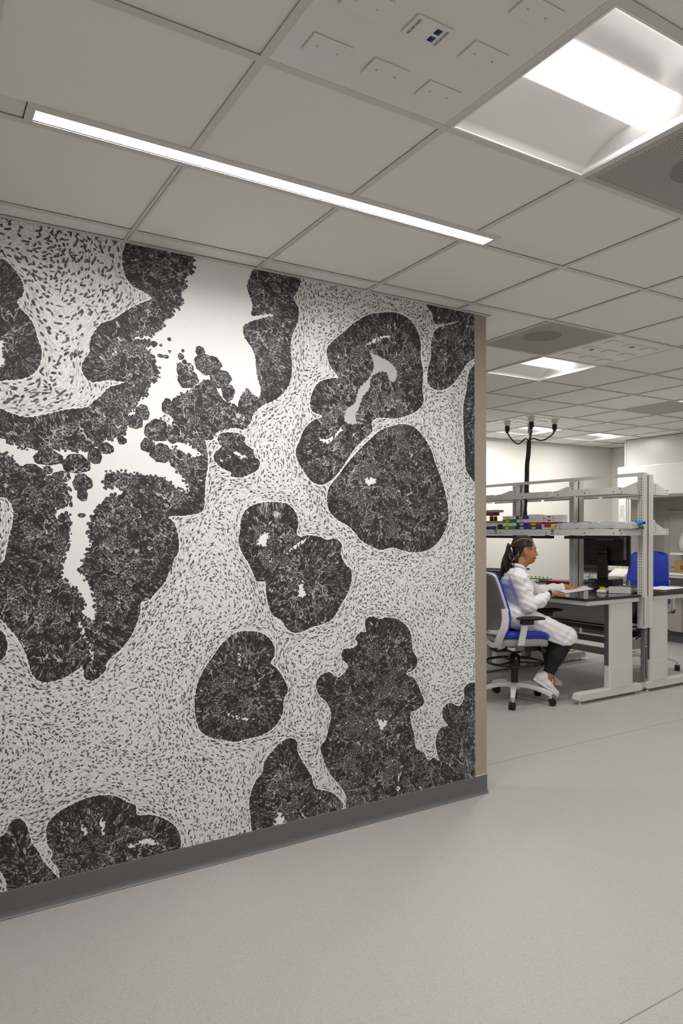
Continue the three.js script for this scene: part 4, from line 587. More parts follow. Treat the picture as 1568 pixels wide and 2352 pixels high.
  body.push(hand([J.wrR[0] + 0.014, J.wrR[1] + 0.003, J.wrR[2] - 0.004], [1, 0.02, -0.12], [-0.02, 1, 0.12], [-0.12, 0, -1], 0.24, 1.13), hand(J.wrL, [1, -0.04, 0.1], [0.04, 1, -0.1], [0.1, 0, 1], 0.14, 1.08));
  part('body', body, skin, P);
  part('eye', [1, -1].map((s) => face(new THREE.SphereGeometry(0.0105, 16, 10).translate(...o(0.0775, -0.006, s * 0.031)))), std(0x231812, 0.2), P);
  part('lips', [ell(o(0.0895, -0.0745, 0), [0.0125, 0.0068, 0.019])].map(() => face(new THREE.SphereGeometry(1, 16, 10).scale(0.0118, 0.0066, 0.0185).translate(...o(0.0885, -0.0755, 0)))), std(0x9a5a4c, 0.5), P);
  part('eyebrow', [1, -1].map((s) => face(tube([o(0.095, 0.012, s * 0.018), o(0.091, 0.018, s * 0.032), o(0.078, 0.014, s * 0.046)], 0.0025, 8, 6))), hairMat, P);
  part('earring', [1, -1].map((s) => face(new THREE.SphereGeometry(0.0056, 12, 8).translate(...o(-0.002, -0.044, s * 0.083)))), M.chrome, P);
  // lab coat: trunk, sleeves, skirt over the thighs; the hem is cut, the collar and cuffs stop short of neck and hands
  const wrinkle = (p) => 0.0035 * Math.sin(p[1] * 62 + Math.sin(p[0] * 31 + p[2] * 17) * 2.2) * Math.sin(p[0] * 27 + p[2] * 33) + 0.002 * Math.sin(p[1] * 120 + p[0] * 60);
  const coat = [ell([-0.035, 0.765, 0], [0.16, 0.14, 0.215]), cap([0.02, 0.79, 0], [0.045, 0.88, 0], 0.12, 0.116, { flat: 1.35 }), cap([0.045, 0.88, 0], [0.01, 1.04, 0], 0.116, 0.116, { flat: 1.35 }), cap(J.shR, J.shL, 0.07, 0.068), cap([0.005, 1.1, 0], [0.03, 1.15, 0], 0.09, 0.068),
    ell([0.085, 1.0, 0.06], [0.06, 0.07, 0.065]), ell([0.085, 1.0, -0.06], [0.06, 0.07, 0.065]),
    cap(J.shR, J.elR, 0.072, 0.066), cap([0.02, 0.872, 0.212], [0.16, 0.892, 0.16], 0.062, 0.053), cap([0.16, 0.892, 0.16], [0.24, 0.934, 0.122], 0.051, 0.041),
    cap(J.shL, J.elL, 0.07, 0.056), cap(J.elL, [0.46, 0.962, -0.186], 0.056, 0.048), cap([0.46, 0.962, -0.186], [0.557, 0.982, -0.159], 0.047, 0.038)];
  const hem = [cap([0.0, 0.75, 0.09], [0.44, 0.578, 0.128], 0.112, 0.08), cap([0.0, 0.75, -0.09], [0.45, 0.592, -0.135], 0.112, 0.08), cap([0.14, 0.7, -0.06], [0.42, 0.6, 0.05], 0.1, 0.078), ell([0.405, 0.545, 0.115], [0.11, 0.1, 0.095]), ell([0.33, 0.56, 0.115], [0.1, 0.1, 0.09]), ell([0.42, 0.56, -0.12], [0.1, 0.1, 0.1])];
  const neckHole = (p) => Math.max(p[1] - 1.205 + (p[0] - 0.04) * 0.3, -1);
  const cuff = (p, w, s) => { const d = V(p[0] - w[0], p[1] - w[1], p[2] - w[2]); return d.dot(V(0.9, 0.25, s).normalize()) + 0.012; };
  const near = (p, w) => Math.hypot(p[0] - w[0], p[1] - w[1], p[2] - w[2]) < 0.13;
  part('lab_coat', blob([...coat, ...hem], [0.2, 0.84, 0], 0.46, 0.0085, 0.03, (d, p) => {
    let e = d + wrinkle(p); e = Math.max(e, neckHole(p));
    if (near(p, J.wrR)) e = Math.max(e, cuff(p, J.wrR, -0.38)); if (near(p, J.wrL)) e = Math.max(e, cuff(p, J.wrL, 0.15));
    e = Math.max(e, 0.502 + 0.35 * Math.max(0, p[0] - 0.42) + 0.35 * Math.max(0, 0.37 - p[0]) - p[1]);                    // hem
    if (p[0] < 0.27) e = Math.max(e, 0.6 - 0.4 * Math.max(0, p[0] - 0.12) - p[1]);         // sits on the cushion, hangs over its front
    return e;
  }), coatMat, P);
  part('collar', [tube([[-0.032, 1.212, 0], [-0.012, 1.208, 0.052], [0.045, 1.19, 0.062], [0.092, 1.16, 0.026], [0.102, 1.14, 0], [0.092, 1.16, -0.026], [0.045, 1.19, -0.062], [-0.012, 1.208, -0.052]], 0.0125, 48, 8, true)], coatMat, P);
  part('cuff', [[J.wrR, [0.9, 0.25, -0.38]], [J.wrL, [0.9, 0.15, 0.15]]].map(([w, d]) => new THREE.CylinderGeometry(0.036, 0.039, 0.035, 24, 1, true).applyQuaternion(new THREE.Quaternion().setFromUnitVectors(V(0, 1, 0), V(...d).normalize())).translate(w[0] - 0.03, w[1] - 0.008, w[2] + d[2] * -0.03)), coatMat, P);
  part('seam', [strap([[-0.085, 1.0, 0.19], [-0.055, 1.003, 0.235], [0.0, 1.004, 0.257], [0.045, 1.0, 0.235]], 0.006, 0.004, [0, 1, 0], 16)], coatMat, P);
  part('trousers', blob([cap(J.hipR, J.kneeR, 0.07, 0.078), cap(J.hipL, J.kneeL, 0.07, 0.078), cap([0.42, 0.56, 0.125], [0.335, 0.41, 0.12], 0.082, 0.074), cap([0.335, 0.41, 0.12], [0.27, 0.262, 0.115], 0.072, 0.05), cap([0.44, 0.57, -0.13], [0.44, 0.38, -0.19], 0.076, 0.064), cap([0.44, 0.38, -0.19], [0.472, 0.2, -0.24], 0.062, 0.045)], [0.26, 0.48, -0.03], 0.36, 0.0098, 0.02, (d, p) => Math.max(d + 0.5 * wrinkle(p), p[2] > -0.03 ? 0.26 - 0.45 * (p[0] - 0.26) - p[1] : 0.19 - p[1])), trouser, P);
  // shoes: upper, sole, lace; the right one points down with the heel up
  function shoe([hx, hy, z], pitch, yaw) {
    const q = new THREE.Quaternion().setFromEuler(new THREE.Euler(0, yaw, -pitch, 'YZX'));
    const mv = (g) => g.applyQuaternion(q).translate(hx, hy, z);
    const up = blob([cap([0.0, 0.045, 0], [0.11, 0.04, 0], 0.036, 0.036), cap([0.1, 0.036, 0], [0.215, 0.024, 0.004], 0.037, 0.024, { flat: 1.15 }), cap([0.005, 0.05, 0], [0.03, 0.088, 0], 0.034, 0.037), cap([0.03, 0.08, 0], [0.12, 0.05, 0], 0.03, 0.026), cap([0.035, 0.07, 0], [0.06, 0.13, 0], 0.026, 0.022, { cut: 1, k: 0.006 })], [0.1, 0.06, 0], 0.16, 0.0046, 0.018, (d, p) => Math.max(d, 0.018 - p[1]));
    const s = []; for (let i = 0; i <= 40; i++) { const t = (i / 40) * Math.PI * 2, a = Math.cos(t), b = Math.sin(t); s.push([0.105 + 0.142 * Math.sign(a) * Math.abs(a) ** 0.8, b * (0.036 + 0.007 * a) * (1 - 0.1 * Math.cos(2 * t))]); }
    const sole = extrude(s, 0.028, 0.006, 2).rotateX(Math.PI / 2).translate(0, 0.012, 0);
    const m = part('shoe', mv(up), shoeMat, P);
    part('sole', mv(sole), soleMat, m);
    part('lace', mv(join([0, 1, 2, 3].map((i) => tube([[0.07 + i * 0.02, 0.085 - i * 0.0085, -0.022], [0.074 + i * 0.02, 0.097 - i * 0.0095, 0], [0.078 + i * 0.02, 0.083 - i * 0.0085, 0.022]], 0.003, 8, 6)).concat([tube([[0.085, 0.092, 0.01], [0.1, 0.1, 0.03], [0.11, 0.075, 0.036], [0.1, 0.06, 0.04]], 0.0025, 10, 6)]))), soleMat, m);
  }
  shoe([0.15, 0.185, 0.115], 0.63, 0.0); shoe([0.375, 0.125, -0.255], 0.36, 0.1);
  // smart watch on the right wrist
  { const d = V(0.9, 0.25, -0.38).normalize(), q = new THREE.Quaternion().setFromUnitVectors(V(0, 1, 0), d), w = part('wrist_watch', [new THREE.CylinderGeometry(0.0305, 0.031, 0.024, 24, 1, true).applyQuaternion(q).translate(J.wrR[0] - 0.001, J.wrR[1], J.wrR[2])], M.rubber, P); part('watch_face', rbox(0.034, 0.012, 0.038, 0.004).applyQuaternion(q).translate(J.wrR[0] + 0.004, J.wrR[1] + 0.022, J.wrR[2] + 0.019), M.blackGloss, w); }
  // hair: cornrows over the scalp gathered at the back, braids hanging down behind the shoulder
  const gather = V(-0.042, 1.368, 0), dark = [], fair = [], scalp = (lon, lat) => { const a = Math.cos(lat); return V(hc[0] - 0.014 + 0.101 * a * Math.cos(lon), hc[1] + 0.03 + 0.096 * Math.sin(lat), 0.079 * a * Math.sin(lon)); };
  const cap0 = blob([ell(o(-0.014, 0.03, 0), [0.0985, 0.0935, 0.0775])], o(-0.014, 0.03, 0), 0.115, 0.0036, 0.01, (d, p) => { const x = p[0] - hc[0], y = p[1] - hc[1]; return Math.max(d, x - (0.058 - 0.0 * y) - Math.max(0, y - 0.05) * 0.35, 0.028 - y - Math.max(0, -x - 0.012) * 2.2); });
  dark.push(cap0);
  const rows = 13;
  for (let i = 0; i < rows; i++) for (const k of [0]) {
    const f = i / (rows - 1), s = (f - 0.5) * 2, pts = [], lon0 = s * 1.15;
    for (let j = 0; j <= 8; j++) { const t = j / 8, top = 1 - Math.abs(s) * 0.62; const a0 = 0.66 + 0.3 * s * s, ang = a0 + t * (Math.PI - 0.2 - a0); const x = hc[0] - 0.014 + 0.1005 * Math.cos(ang) * (0.8 + 0.2 * top), y = hc[1] + 0.03 + 0.0965 * Math.sin(ang) * Math.sqrt(1 - (s * 0.88) ** 2), z = 0.081 * s * 0.9 * (1 - 0.55 * t * t); pts.push(V(x, y, z)); }
    pts.push(gather.clone().add(V(0.008, 0.002, s * 0.02)));
    (i === 4 || i === 11 ? fair : dark).push(tube(pts, 0.0066, 40, 7));
  }
  for (let i = 0; i < 8; i++) for (const s of [-1, 1]) { const f = i / 7; dark.push(tube([o(0.052 - f * 0.03, 0.03 + f * 0.055, s * (0.076 - f * 0.016)), o(0.0 - f * 0.02, 0.04 + f * 0.05, s * (0.083 - f * 0.018)), o(-0.06, 0.03 + f * 0.04, s * (0.07 - f * 0.02)), gather.clone().add(V(0.012, -0.004, s * 0.022)).toArray()], 0.0062, 24, 7)); }
  for (let i = 0; i < 150; i++) {
    const side = rr(-1, 1), back = rr(0, 1), tail = i < 84, x0 = tail ? gather.x + rr(-0.012, 0.006) : hc[0] - 0.062 - 0.035 * back, z0 = tail ? side * 0.022 : side * 0.066, y0 = tail ? gather.y + rr(-0.012, 0.006) : hc[1] + rr(-0.015, 0.03);
    const b2 = tail ? back * 1.2 : 0.3 + back * 0.7, drop = rr(0.2, 0.29), e = 1.362 - drop, endx = -0.1 + 0.12 * b2 + (0.29 - drop) * 0.12 + rr(-0.006, 0.006);
    const pts = [V(x0, y0, z0), V(x0 - 0.014 + 0.028 * b2, y0 - 0.05, z0 * 1.25), V((x0 + endx) / 2 - 0.026 + 0.03 * b2, (y0 + e) / 2 + 0.01, z0 * 1.3 + side * 0.015), V(endx - 0.004, e + 0.05, side * 0.07), V(endx + 0.01, e, side * 0.064)];
    (i % 9 === 4 ? fair : dark).push(tube(pts, rr(0.0042, 0.006), 26, 6));
  }
  part('hair', dark.map(face), hairMat, P); part('braid', fair.map(face), fairMat, P, 'light brown braids among the dark ones');
  part('hair_tie', face(new THREE.TorusGeometry(0.022, 0.006, 8, 20).rotateY(Math.PI / 2 - 0.5).translate(gather.x - 0.002, gather.y, 0)), hairMat, P);
}

// ---------------------------------------------------------------- things on the shelf and on the tables
const SX = CX - 0.366, SY = 1.5145;                                  // inner face of the left lip, top of the shelf board
const boxBlue = std(0x1f3aa6, 0.5), boxGreen = std(0x0f8a4a, 0.5), boxWhite = std(0xe3e1e4, 0.55), boxRed = std(0xa5463c, 0.55), boxAmber = std(0xc9942c, 0.5), boxMaroon = std(0x8e2424, 0.5), paleBox = std(0xdad9d6, 0.6);
const yellowTag = printed(96, 28, (c, w, h) => { c.fillStyle = '#e6d82a'; c.fillRect(0, 0, w, h); c.fillStyle = '#5f5a12'; c.font = 'bold 17px sans-serif'; c.fillText('31 - 47', 16, 20); });
const tagGeo = new THREE.BoxGeometry(0.0012, 0.018, 0.055);
function slideBox(col, z, level, w, label, tag = true, h = 0.0355, dx = 0) {
  const c = thing('slide_box', label, 'box', [SX + 0.012 + dx, SY + level * 0.036, z]);
  const b = part('case', [rspan(0, 0.17, 0.0005, h * 0.52, -w / 2, w / 2, 0.003)], col, c);
  part('lid', rspan(-0.001, 0.171, h * 0.54, h, -w / 2 - 0.001, w / 2 + 0.001, 0.003), col, c);
  part('latch', rspan(-0.004, 0.002, h * 0.36, h * 0.66, -0.02, 0.02, 0.001), col, c);
  if (tag) part('label_strip', tagGeo.clone().translate(-0.0046, h * 0.5, -0.018), yellowTag, c);
  return c;
}
const zOf = (px, x = SX) => 3.02 - (x + 2.8445) / Math.tan(0.5412 + Math.atan((px - 763.4) / FOCAL));   // where the line of sight through a column of the photo meets the plane x
{
  const colors = { green: boxGreen, white: boxWhite, blue: boxBlue, red: boxRed };
  const stacks = [
    [zOf(1167), 0.196, [['green', 'bottom green slide box in the leftmost full stack on the shelf'], ['white', 'lower white slide box, second from the bottom of the green and white stack'], ['green', 'upper green slide box, third in the green and white stack'], ['white', 'white slide box topping the green and white stack']]],
    [zOf(1198), 0.186, [['blue', 'bottom blue slide box in the stack of three blue and one white'], ['blue', 'second blue slide box from the bottom, under the white one'], ['white', 'white slide box between two blue ones in the middle stack'], ['blue', 'blue slide box topping the middle stack on the shelf']]],
    [zOf(1226.5), 0.168, [['blue', 'bottom blue slide box right below the reddish brown box'], ['red', 'reddish brown slide box with a yellow label'], ['white', 'plain white carton resting on the reddish brown slide box'], ['white', 'upper plain white carton at the top of the right stack']]],
  ];
  for (const [z, w, list] of stacks) list.forEach(([c, label], i) => slideBox(colors[c], z + rr(-0.006, 0.006), i, w - (i > 1 ? 0.004 : 0), label, !label.includes('carton'), 0.0355, rr(-0.003, 0.004)));
  const pinkEnd = printed(128, 32, (c, w, h) => { c.fillStyle = '#e4dfe2'; c.fillRect(0, 0, w, h); c.fillStyle = '#e9b9b4'; c.fillRect(8, 0, 20, h); c.fillRect(88, 0, 14, h); c.fillStyle = '#2c2a2a'; c.fillRect(48, 10, 13, 13); c.fillRect(64, 10, 10, 13); });
  for (const i of [0, 1]) { const t = thing('carton', ['lower white carton with pink bands and black marks beside the slide boxes', 'upper white carton with pink bands and black marks beside the slide boxes'][i], 'box', [SX + 0.03, SY + 0.0725 + i * 0.0365, zOf(1256.5)]); part('case', rspan(0, 0.15, 0, 0.0355, -0.098, 0.098, 0.002), boxWhite, t); part('printed_side', plate(0.19, 0.033).rotateY(-Math.PI / 2).translate(-0.0006, 0.018, 0), pinkEnd, t); }
  solo('slide_box', 'thin red slide box under the pink banded cartons', 'box', [rspan(0, 0.16, 0, 0.035, -0.09, 0.09, 0.003), rspan(0.0, 0.165, 0.0365, 0.072, -0.095, 0.095, 0.003)], boxRed, [SX + 0.045, SY, zOf(1256)]);
  { const t = thing('open_box', 'open white cardboard box with a grey inside at the end of the slide boxes', 'box', [SX + 0.01, SY, zOf(1264)]); part('case', [span(0, 0.11, 0, 0.004, -0.125, 0.105), span(0, 0.003, 0, 0.055, 0.0, 0.105), span(0.107, 0.11, 0, 0.055, -0.125, 0.105), span(0, 0.11, 0, 0.055, 0.102, 0.105), span(0, 0.003, 0.0, 0.02, -0.125, 0.0), span(0, 0.11, 0, 0.055, -0.003, 0.0), span(0, 0.11, 0, 0.055, -0.125, -0.122)], paleBox, t); }
  solo('yellow_ribbon', 'yellow ribbon tag hanging over the shelf edge', 'ribbon', [strap([[0.07, 0.022, 0.05], [0.02, 0.028, 0.045], [-0.012, 0.045, 0.03], [-0.026, 0.034, 0.02], [-0.027, 0.0, 0.015]], 0.03, 0.003, [0, 0, 1], 18), strap([[0.05, 0.024, -0.03], [0.0, 0.04, 0.0], [-0.024, 0.036, 0.012], [-0.0275, 0.015, 0.012]], 0.022, 0.003, [0, 0, 1], 14)], std(0xd8cb12, 0.6), [SX + 0.01, SY, zOf(1270)]);
  // left end of the shelf, half hidden by the wall
  slideBox(boxBlue, zOf(1118), 0, 0.3, 'blue slide box at the far left of the shelf, cut by the wall', false);
  slideBox(boxWhite, zOf(1116), 1, 0.3, 'white slide box at the far left, on the blue one', false);
  solo('slide_box', 'amber yellow box on the white box at the far left', 'box', [rspan(0, 0.15, 0, 0.024, -0.14, 0.125, 0.002)], boxAmber, [SX + 0.02, SY + 0.0725, zOf(1114)]);
  for (const [k, px, label] of [[0, 1119, 'small jar with black cap beside the wall edge on the shelf'], [1, 1128, 'second small black capped jar, right of the first, on the amber box']]) { const t = thing('jar', label, 'jar', [SX + 0.06, SY + 0.097, zOf(px)]); part('glass_body', cyl(0.021, 0.021, 0.042, 0, 0.021, 0), M.black, t); part('cap', cyl(0.019, 0.019, 0.016, 0, 0.05, 0), paleBox, t); part('label_band', new THREE.CylinderGeometry(0.0214, 0.0214, 0.02, 20, 1, true, 3.6, 1.2).translate(0, 0.02, 0), boxWhite, t); }
  solo('red_box', 'dark red box on top of the black capped jars', 'box', [rspan(0, 0.1, 0, 0.034, -0.09, 0.07, 0.003)], boxMaroon, [SX + 0.02, SY + 0.1555, zOf(1118)]);
  solo('grey_tray', 'grey tray topping the small stack at the far left of the shelf', 'tray', [rspan(0, 0.12, 0, 0.026, -0.1, 0.1, 0.003)], std(0xa9a8a6, 0.6), [SX + 0.02, SY + 0.19, zOf(1120)]);
  { const t = thing('label_printer', 'small pale dispenser with black rollers left of the green boxes', 'dispenser', [SX + 0.01, SY, zOf(1141)]); part('case', [rspan(0, 0.09, 0, 0.034, -0.03, 0.06, 0.003), rspan(0.0, 0.09, 0.035, 0.066, -0.05, 0.06, 0.003)], paleBox, t); part('roller', [0.017, 0.045].map((y) => new THREE.CylinderGeometry(0.012, 0.012, 0.05, 16).rotateX(Math.PI / 2).translate(-0.002, y, 0.036)), M.black, t); part('strip', strap([[-0.004, 0.02, -0.02], [-0.02, 0.03, -0.022], [-0.027, 0.0, -0.024]], 0.03, 0.002, [0, 0, 1], 10), M.black, t); }
  solo('small_tray', 'small pale tray lying on top of the blue slide box', 'tray', [rspan(0, 0.1, 0, 0.01, -0.06, 0.06, 0.002)], paleBox, [SX + 0.06, SY + 0.1445, zOf(1213)]);
  // clear plastic bags of supplies
  const film = new THREE.MeshPhysicalMaterial({ color: 0xf4f6f7, roughness: 0.16, transmission: 0.5, thickness: 0, ior: 1.4, side: THREE.DoubleSide, specularIntensity: 1 });
  const crumple = (w, h, d, s) => { const g = new THREE.BoxGeometry(w, h, d, 22, 8, 30), p = g.attributes.position; for (let i = 0; i < p.count; i++) { const a = p.getX(i) / (w / 2), b = p.getY(i) / (h / 2), c = p.getZ(i) / (d / 2); const f = (1 - 0.5 * Math.max(0, Math.abs(c) - 0.45) ** 1.2 - 0.35 * Math.max(0, Math.abs(a) - 0.6)); const q = Math.sin(c * 17 + s + a * 3) * 0.09 + Math.sin(c * 31 + a * 9 + s * 2) * 0.07 + Math.sin(a * 21 + c * 11 + s) * 0.06; p.setXYZ(i, a * (w / 2) * (1 - 0.05 * Math.abs(b)), h / 2 + b * (h / 2) * f + (b > 0 ? q * h * 0.55 : 0), c * (d / 2)); } g.computeVertexNormals(); return g; };
  const bagSpots = [[1308, 0.064, 0.24, 'crumpled clear plastic supply bag beside the open white box', std(0xdfe1e4, 0.6)], [1343, 0.07, 0.17, 'crumpled clear plastic supply bag in the middle with a brown tip behind', std(0xe6e5e6, 0.6)], [1382, 0.066, 0.24, 'long clear plastic supply bag with green contents', std(0xb9c9ba, 0.6)], [1425, 0.064, 0.17, 'clear plastic supply bag with red print next to the blue gloves', std(0xe8dcdc, 0.6)]];
  bagSpots.forEach(([px, h, d, label, inner], k) => { const t = thing('plastic_bag', label, 'bag', [SX + 0.1, SY, zOf(px, SX + 0.05)]); part('film', crumple(0.17, h, d, k * 2.1), film, t); part('contents', [0, 1, 2].map((i) => rspan(-0.065, 0.06, 0.004 + i * 0.014, 0.016 + i * 0.014, -d * 0.4 + i * 0.01, d * 0.4 - i * 0.012, 0.003)), inner, t); });
  solo('red_twist_tie', 'red edged seal strip across the middle plastic bag', 'strip', tube([[0, 0.055, -0.14], [-0.01, 0.07, -0.06], [0.0, 0.075, 0.0], [0.0, 0.06, 0.08]], 0.0022, 20, 6), std(0xb5655f, 0.6), [SX + 0.02, SY, zOf(1342, SX + 0.02)]);
  solo('cardboard_piece', 'folded brown cardboard corner sticking up behind the plastic bags', 'cardboard', extrude([[-0.06, 0], [0.06, 0], [0.03, 0.045], [0.005, 0.075], [-0.02, 0.055]], 0.004).rotateY(Math.PI / 2 - 0.4).translate(0, 0, 0), std(0x7c6040, 0.8), [SX + 0.2, SY + 0.004, zOf(1354, SX + 0.2)]);
  solo('paper_corner', 'pale folded paper corner sticking up behind the bags', 'paper', extrude([[-0.05, 0], [0.06, 0], [0.05, 0.085], [0.03, 0.06]], 0.002).rotateY(Math.PI / 2 - 0.3), std(0xd9d2cc, 0.8), [SX + 0.21, SY + 0.002, zOf(1398, SX + 0.21)]);
  const glove = std(0x1f86cf, 0.5);
  for (const [px, x, s, label] of [[1460, 0.2, 1, 'blue nitrile glove lying at the shelf end, lower one'], [1467, 0.24, -1, 'blue nitrile glove at the shelf end, upper one near the post']]) { const t = thing('blue_glove', label, 'glove', [SX + x, SY + (s > 0 ? 0.036 : 0.058), zOf(px, SX + x) + s * -0.01]); part('palm', new THREE.SphereGeometry(1, 16, 10).scale(0.028, 0.012, 0.034), glove, t); part('fingers', [-0.024, -0.01, 0.006, 0.022].map((q, i) => tube([[q, 0, s * 0.03], [q * 1.0, 0.01, s * 0.045], [q * 1.1 - 0.004, 0.002 + 0.004 * i, s * (0.058 + 0.006 * (i % 2))]], 0.007, 10, 7)), glove, t); part('cuff', tube([[0, 0, -s * 0.02], [0.004, 0.0, -s * 0.035], [0.0, -0.002, -s * 0.045]], 0.013, 8, 10), glove, t); }
  solo('glove_box', 'dark shallow box under the blue gloves', 'box', rspan(0, 0.1, 0, 0.026, -0.07, 0.04, 0.003), M.charcoal, [SX + 0.17, SY, zOf(1462, SX + 0.22)]);
  solo('bottle_cap', 'small white cap on the right side shelf bracket', 'cap', cyl(0.014, 0.015, 0.03, 0, 0.015, 0), M.whiteGloss, [CX + 0.12, 1.5685, ZN - 0.026]);
}
// monitor on a small computer, seen from behind
{
  const t = thing('monitor', 'black computer monitor seen from behind on a thick black stand', 'monitor', [3.06, 1.017, -1.555], Math.PI / 2 + 0.14);   // local: screen faces +z, x along its width
  part('stand_base', rspan(-0.11, 0.11, 0, 0.012, -0.14, 0.07, 0.004), M.black, t);
  part('stand_column', [rspan(-0.052, 0.052, 0.01, 0.3, -0.1, -0.055, 0.014), rspan(-0.035, 0.035, 0.2, 0.33, -0.065, -0.03, 0.006)], M.black, t);
  part('column_cap', [rspan(-0.058, 0.058, 0.25, 0.305, -0.108, -0.05, 0.02, 4)], M.blackGloss, t);
  part('back_housing', [rspan(-0.245, 0.245, 0.14, 0.435, -0.018, 0.012, 0.008), rspan(-0.19, 0.19, 0.18, 0.4, -0.04, -0.016, 0.012)], M.black, t);
  part('screen', span(-0.238, 0.238, 0.15, 0.43, 0.0121, 0.0128), M.blackGloss, t);
  part('vent_bar', [rspan(-0.215, -0.185, 0.2, 0.42, -0.03, -0.016, 0.006), rspan(-0.09, 0.09, 0.39, 0.41, -0.046, -0.038, 0.003)], M.steelDark, t);
  const c = thing('desktop_computer', 'small black desktop computer lying flat under the monitor, ports to the back', 'computer', [3.19, 0.917, -1.67], 0.32);
  part('case', rspan(-0.15, 0.16, 0, 0.1, -0.12, 0.12, 0.004), M.black, c);
  const pl = part('port_plate', span(-0.1515, -0.15, 0.006, 0.095, -0.114, 0.114), M.charcoal, c);
  const ports = []; for (let i = 0; i < 7; i++) for (let j = 0; j < 3; j++) if (rnd() < 0.8) ports.push(span(-0.156, -0.151, 0.014 + j * 0.026, 0.014 + j * 0.026 + rr(0.007, 0.017), -0.1 + i * 0.03, -0.1 + i * 0.03 + rr(0.01, 0.022)));
  part('socket', ports, M.steelDark, pl);
  [['thin grey video cable looping up behind the computer', [[-0.152, 0.05, -0.05], [-0.2, 0.08, -0.08], [-0.19, 0.12, -0.1], [-0.17, 0.15, -0.09]], M.steelDark, 0.004], ['black cable coiled behind the computer', [[-0.152, 0.03, 0.02], [-0.2, 0.02, 0.03], [-0.21, 0.06, 0.0], [-0.19, 0.07, -0.04], [-0.2, 0.012, -0.06], [-0.23, 0.006, 0.02]], M.black, 0.0045], ['pale grey cable hanging across the computer ports', [[-0.152, 0.07, -0.02], [-0.19, 0.04, 0.0], [-0.2, 0.02, 0.05], [-0.22, 0.006, 0.1], [-0.19, 0.006, 0.14]], std(0x8d8d90, 0.5), 0.0035], ['grey cable rising to the monitor stand', [[-0.152, 0.06, 0.05], [-0.195, 0.06, 0.02], [-0.18, 0.11, 0.0], [-0.13, 0.14, -0.02]], M.steelDark, 0.0035]].forEach(([l, pts, m, r]) => { const q = solo('cable', l, 'cable', tube(pts, r, 40, 7), m, [3.19, 0.917, -1.67], 0.32); });
  solo('green_capped_vial', 'small clear vial with bright green cap right of the computer', 'vial', [cyl(0.014, 0.014, 0.028, 0, 0.058, 0)], std(0x7fbf5a, 0.5), [3.46, 0.917, -1.6]);
  solo('sample_vial', 'pale vial body below the bright green cap', 'vial', [cyl(0.0145, 0.0145, 0.044, 0, 0.022, 0)], std(0xb9c2b4, 0.35), [3.46, 0.917, -1.6]);
}
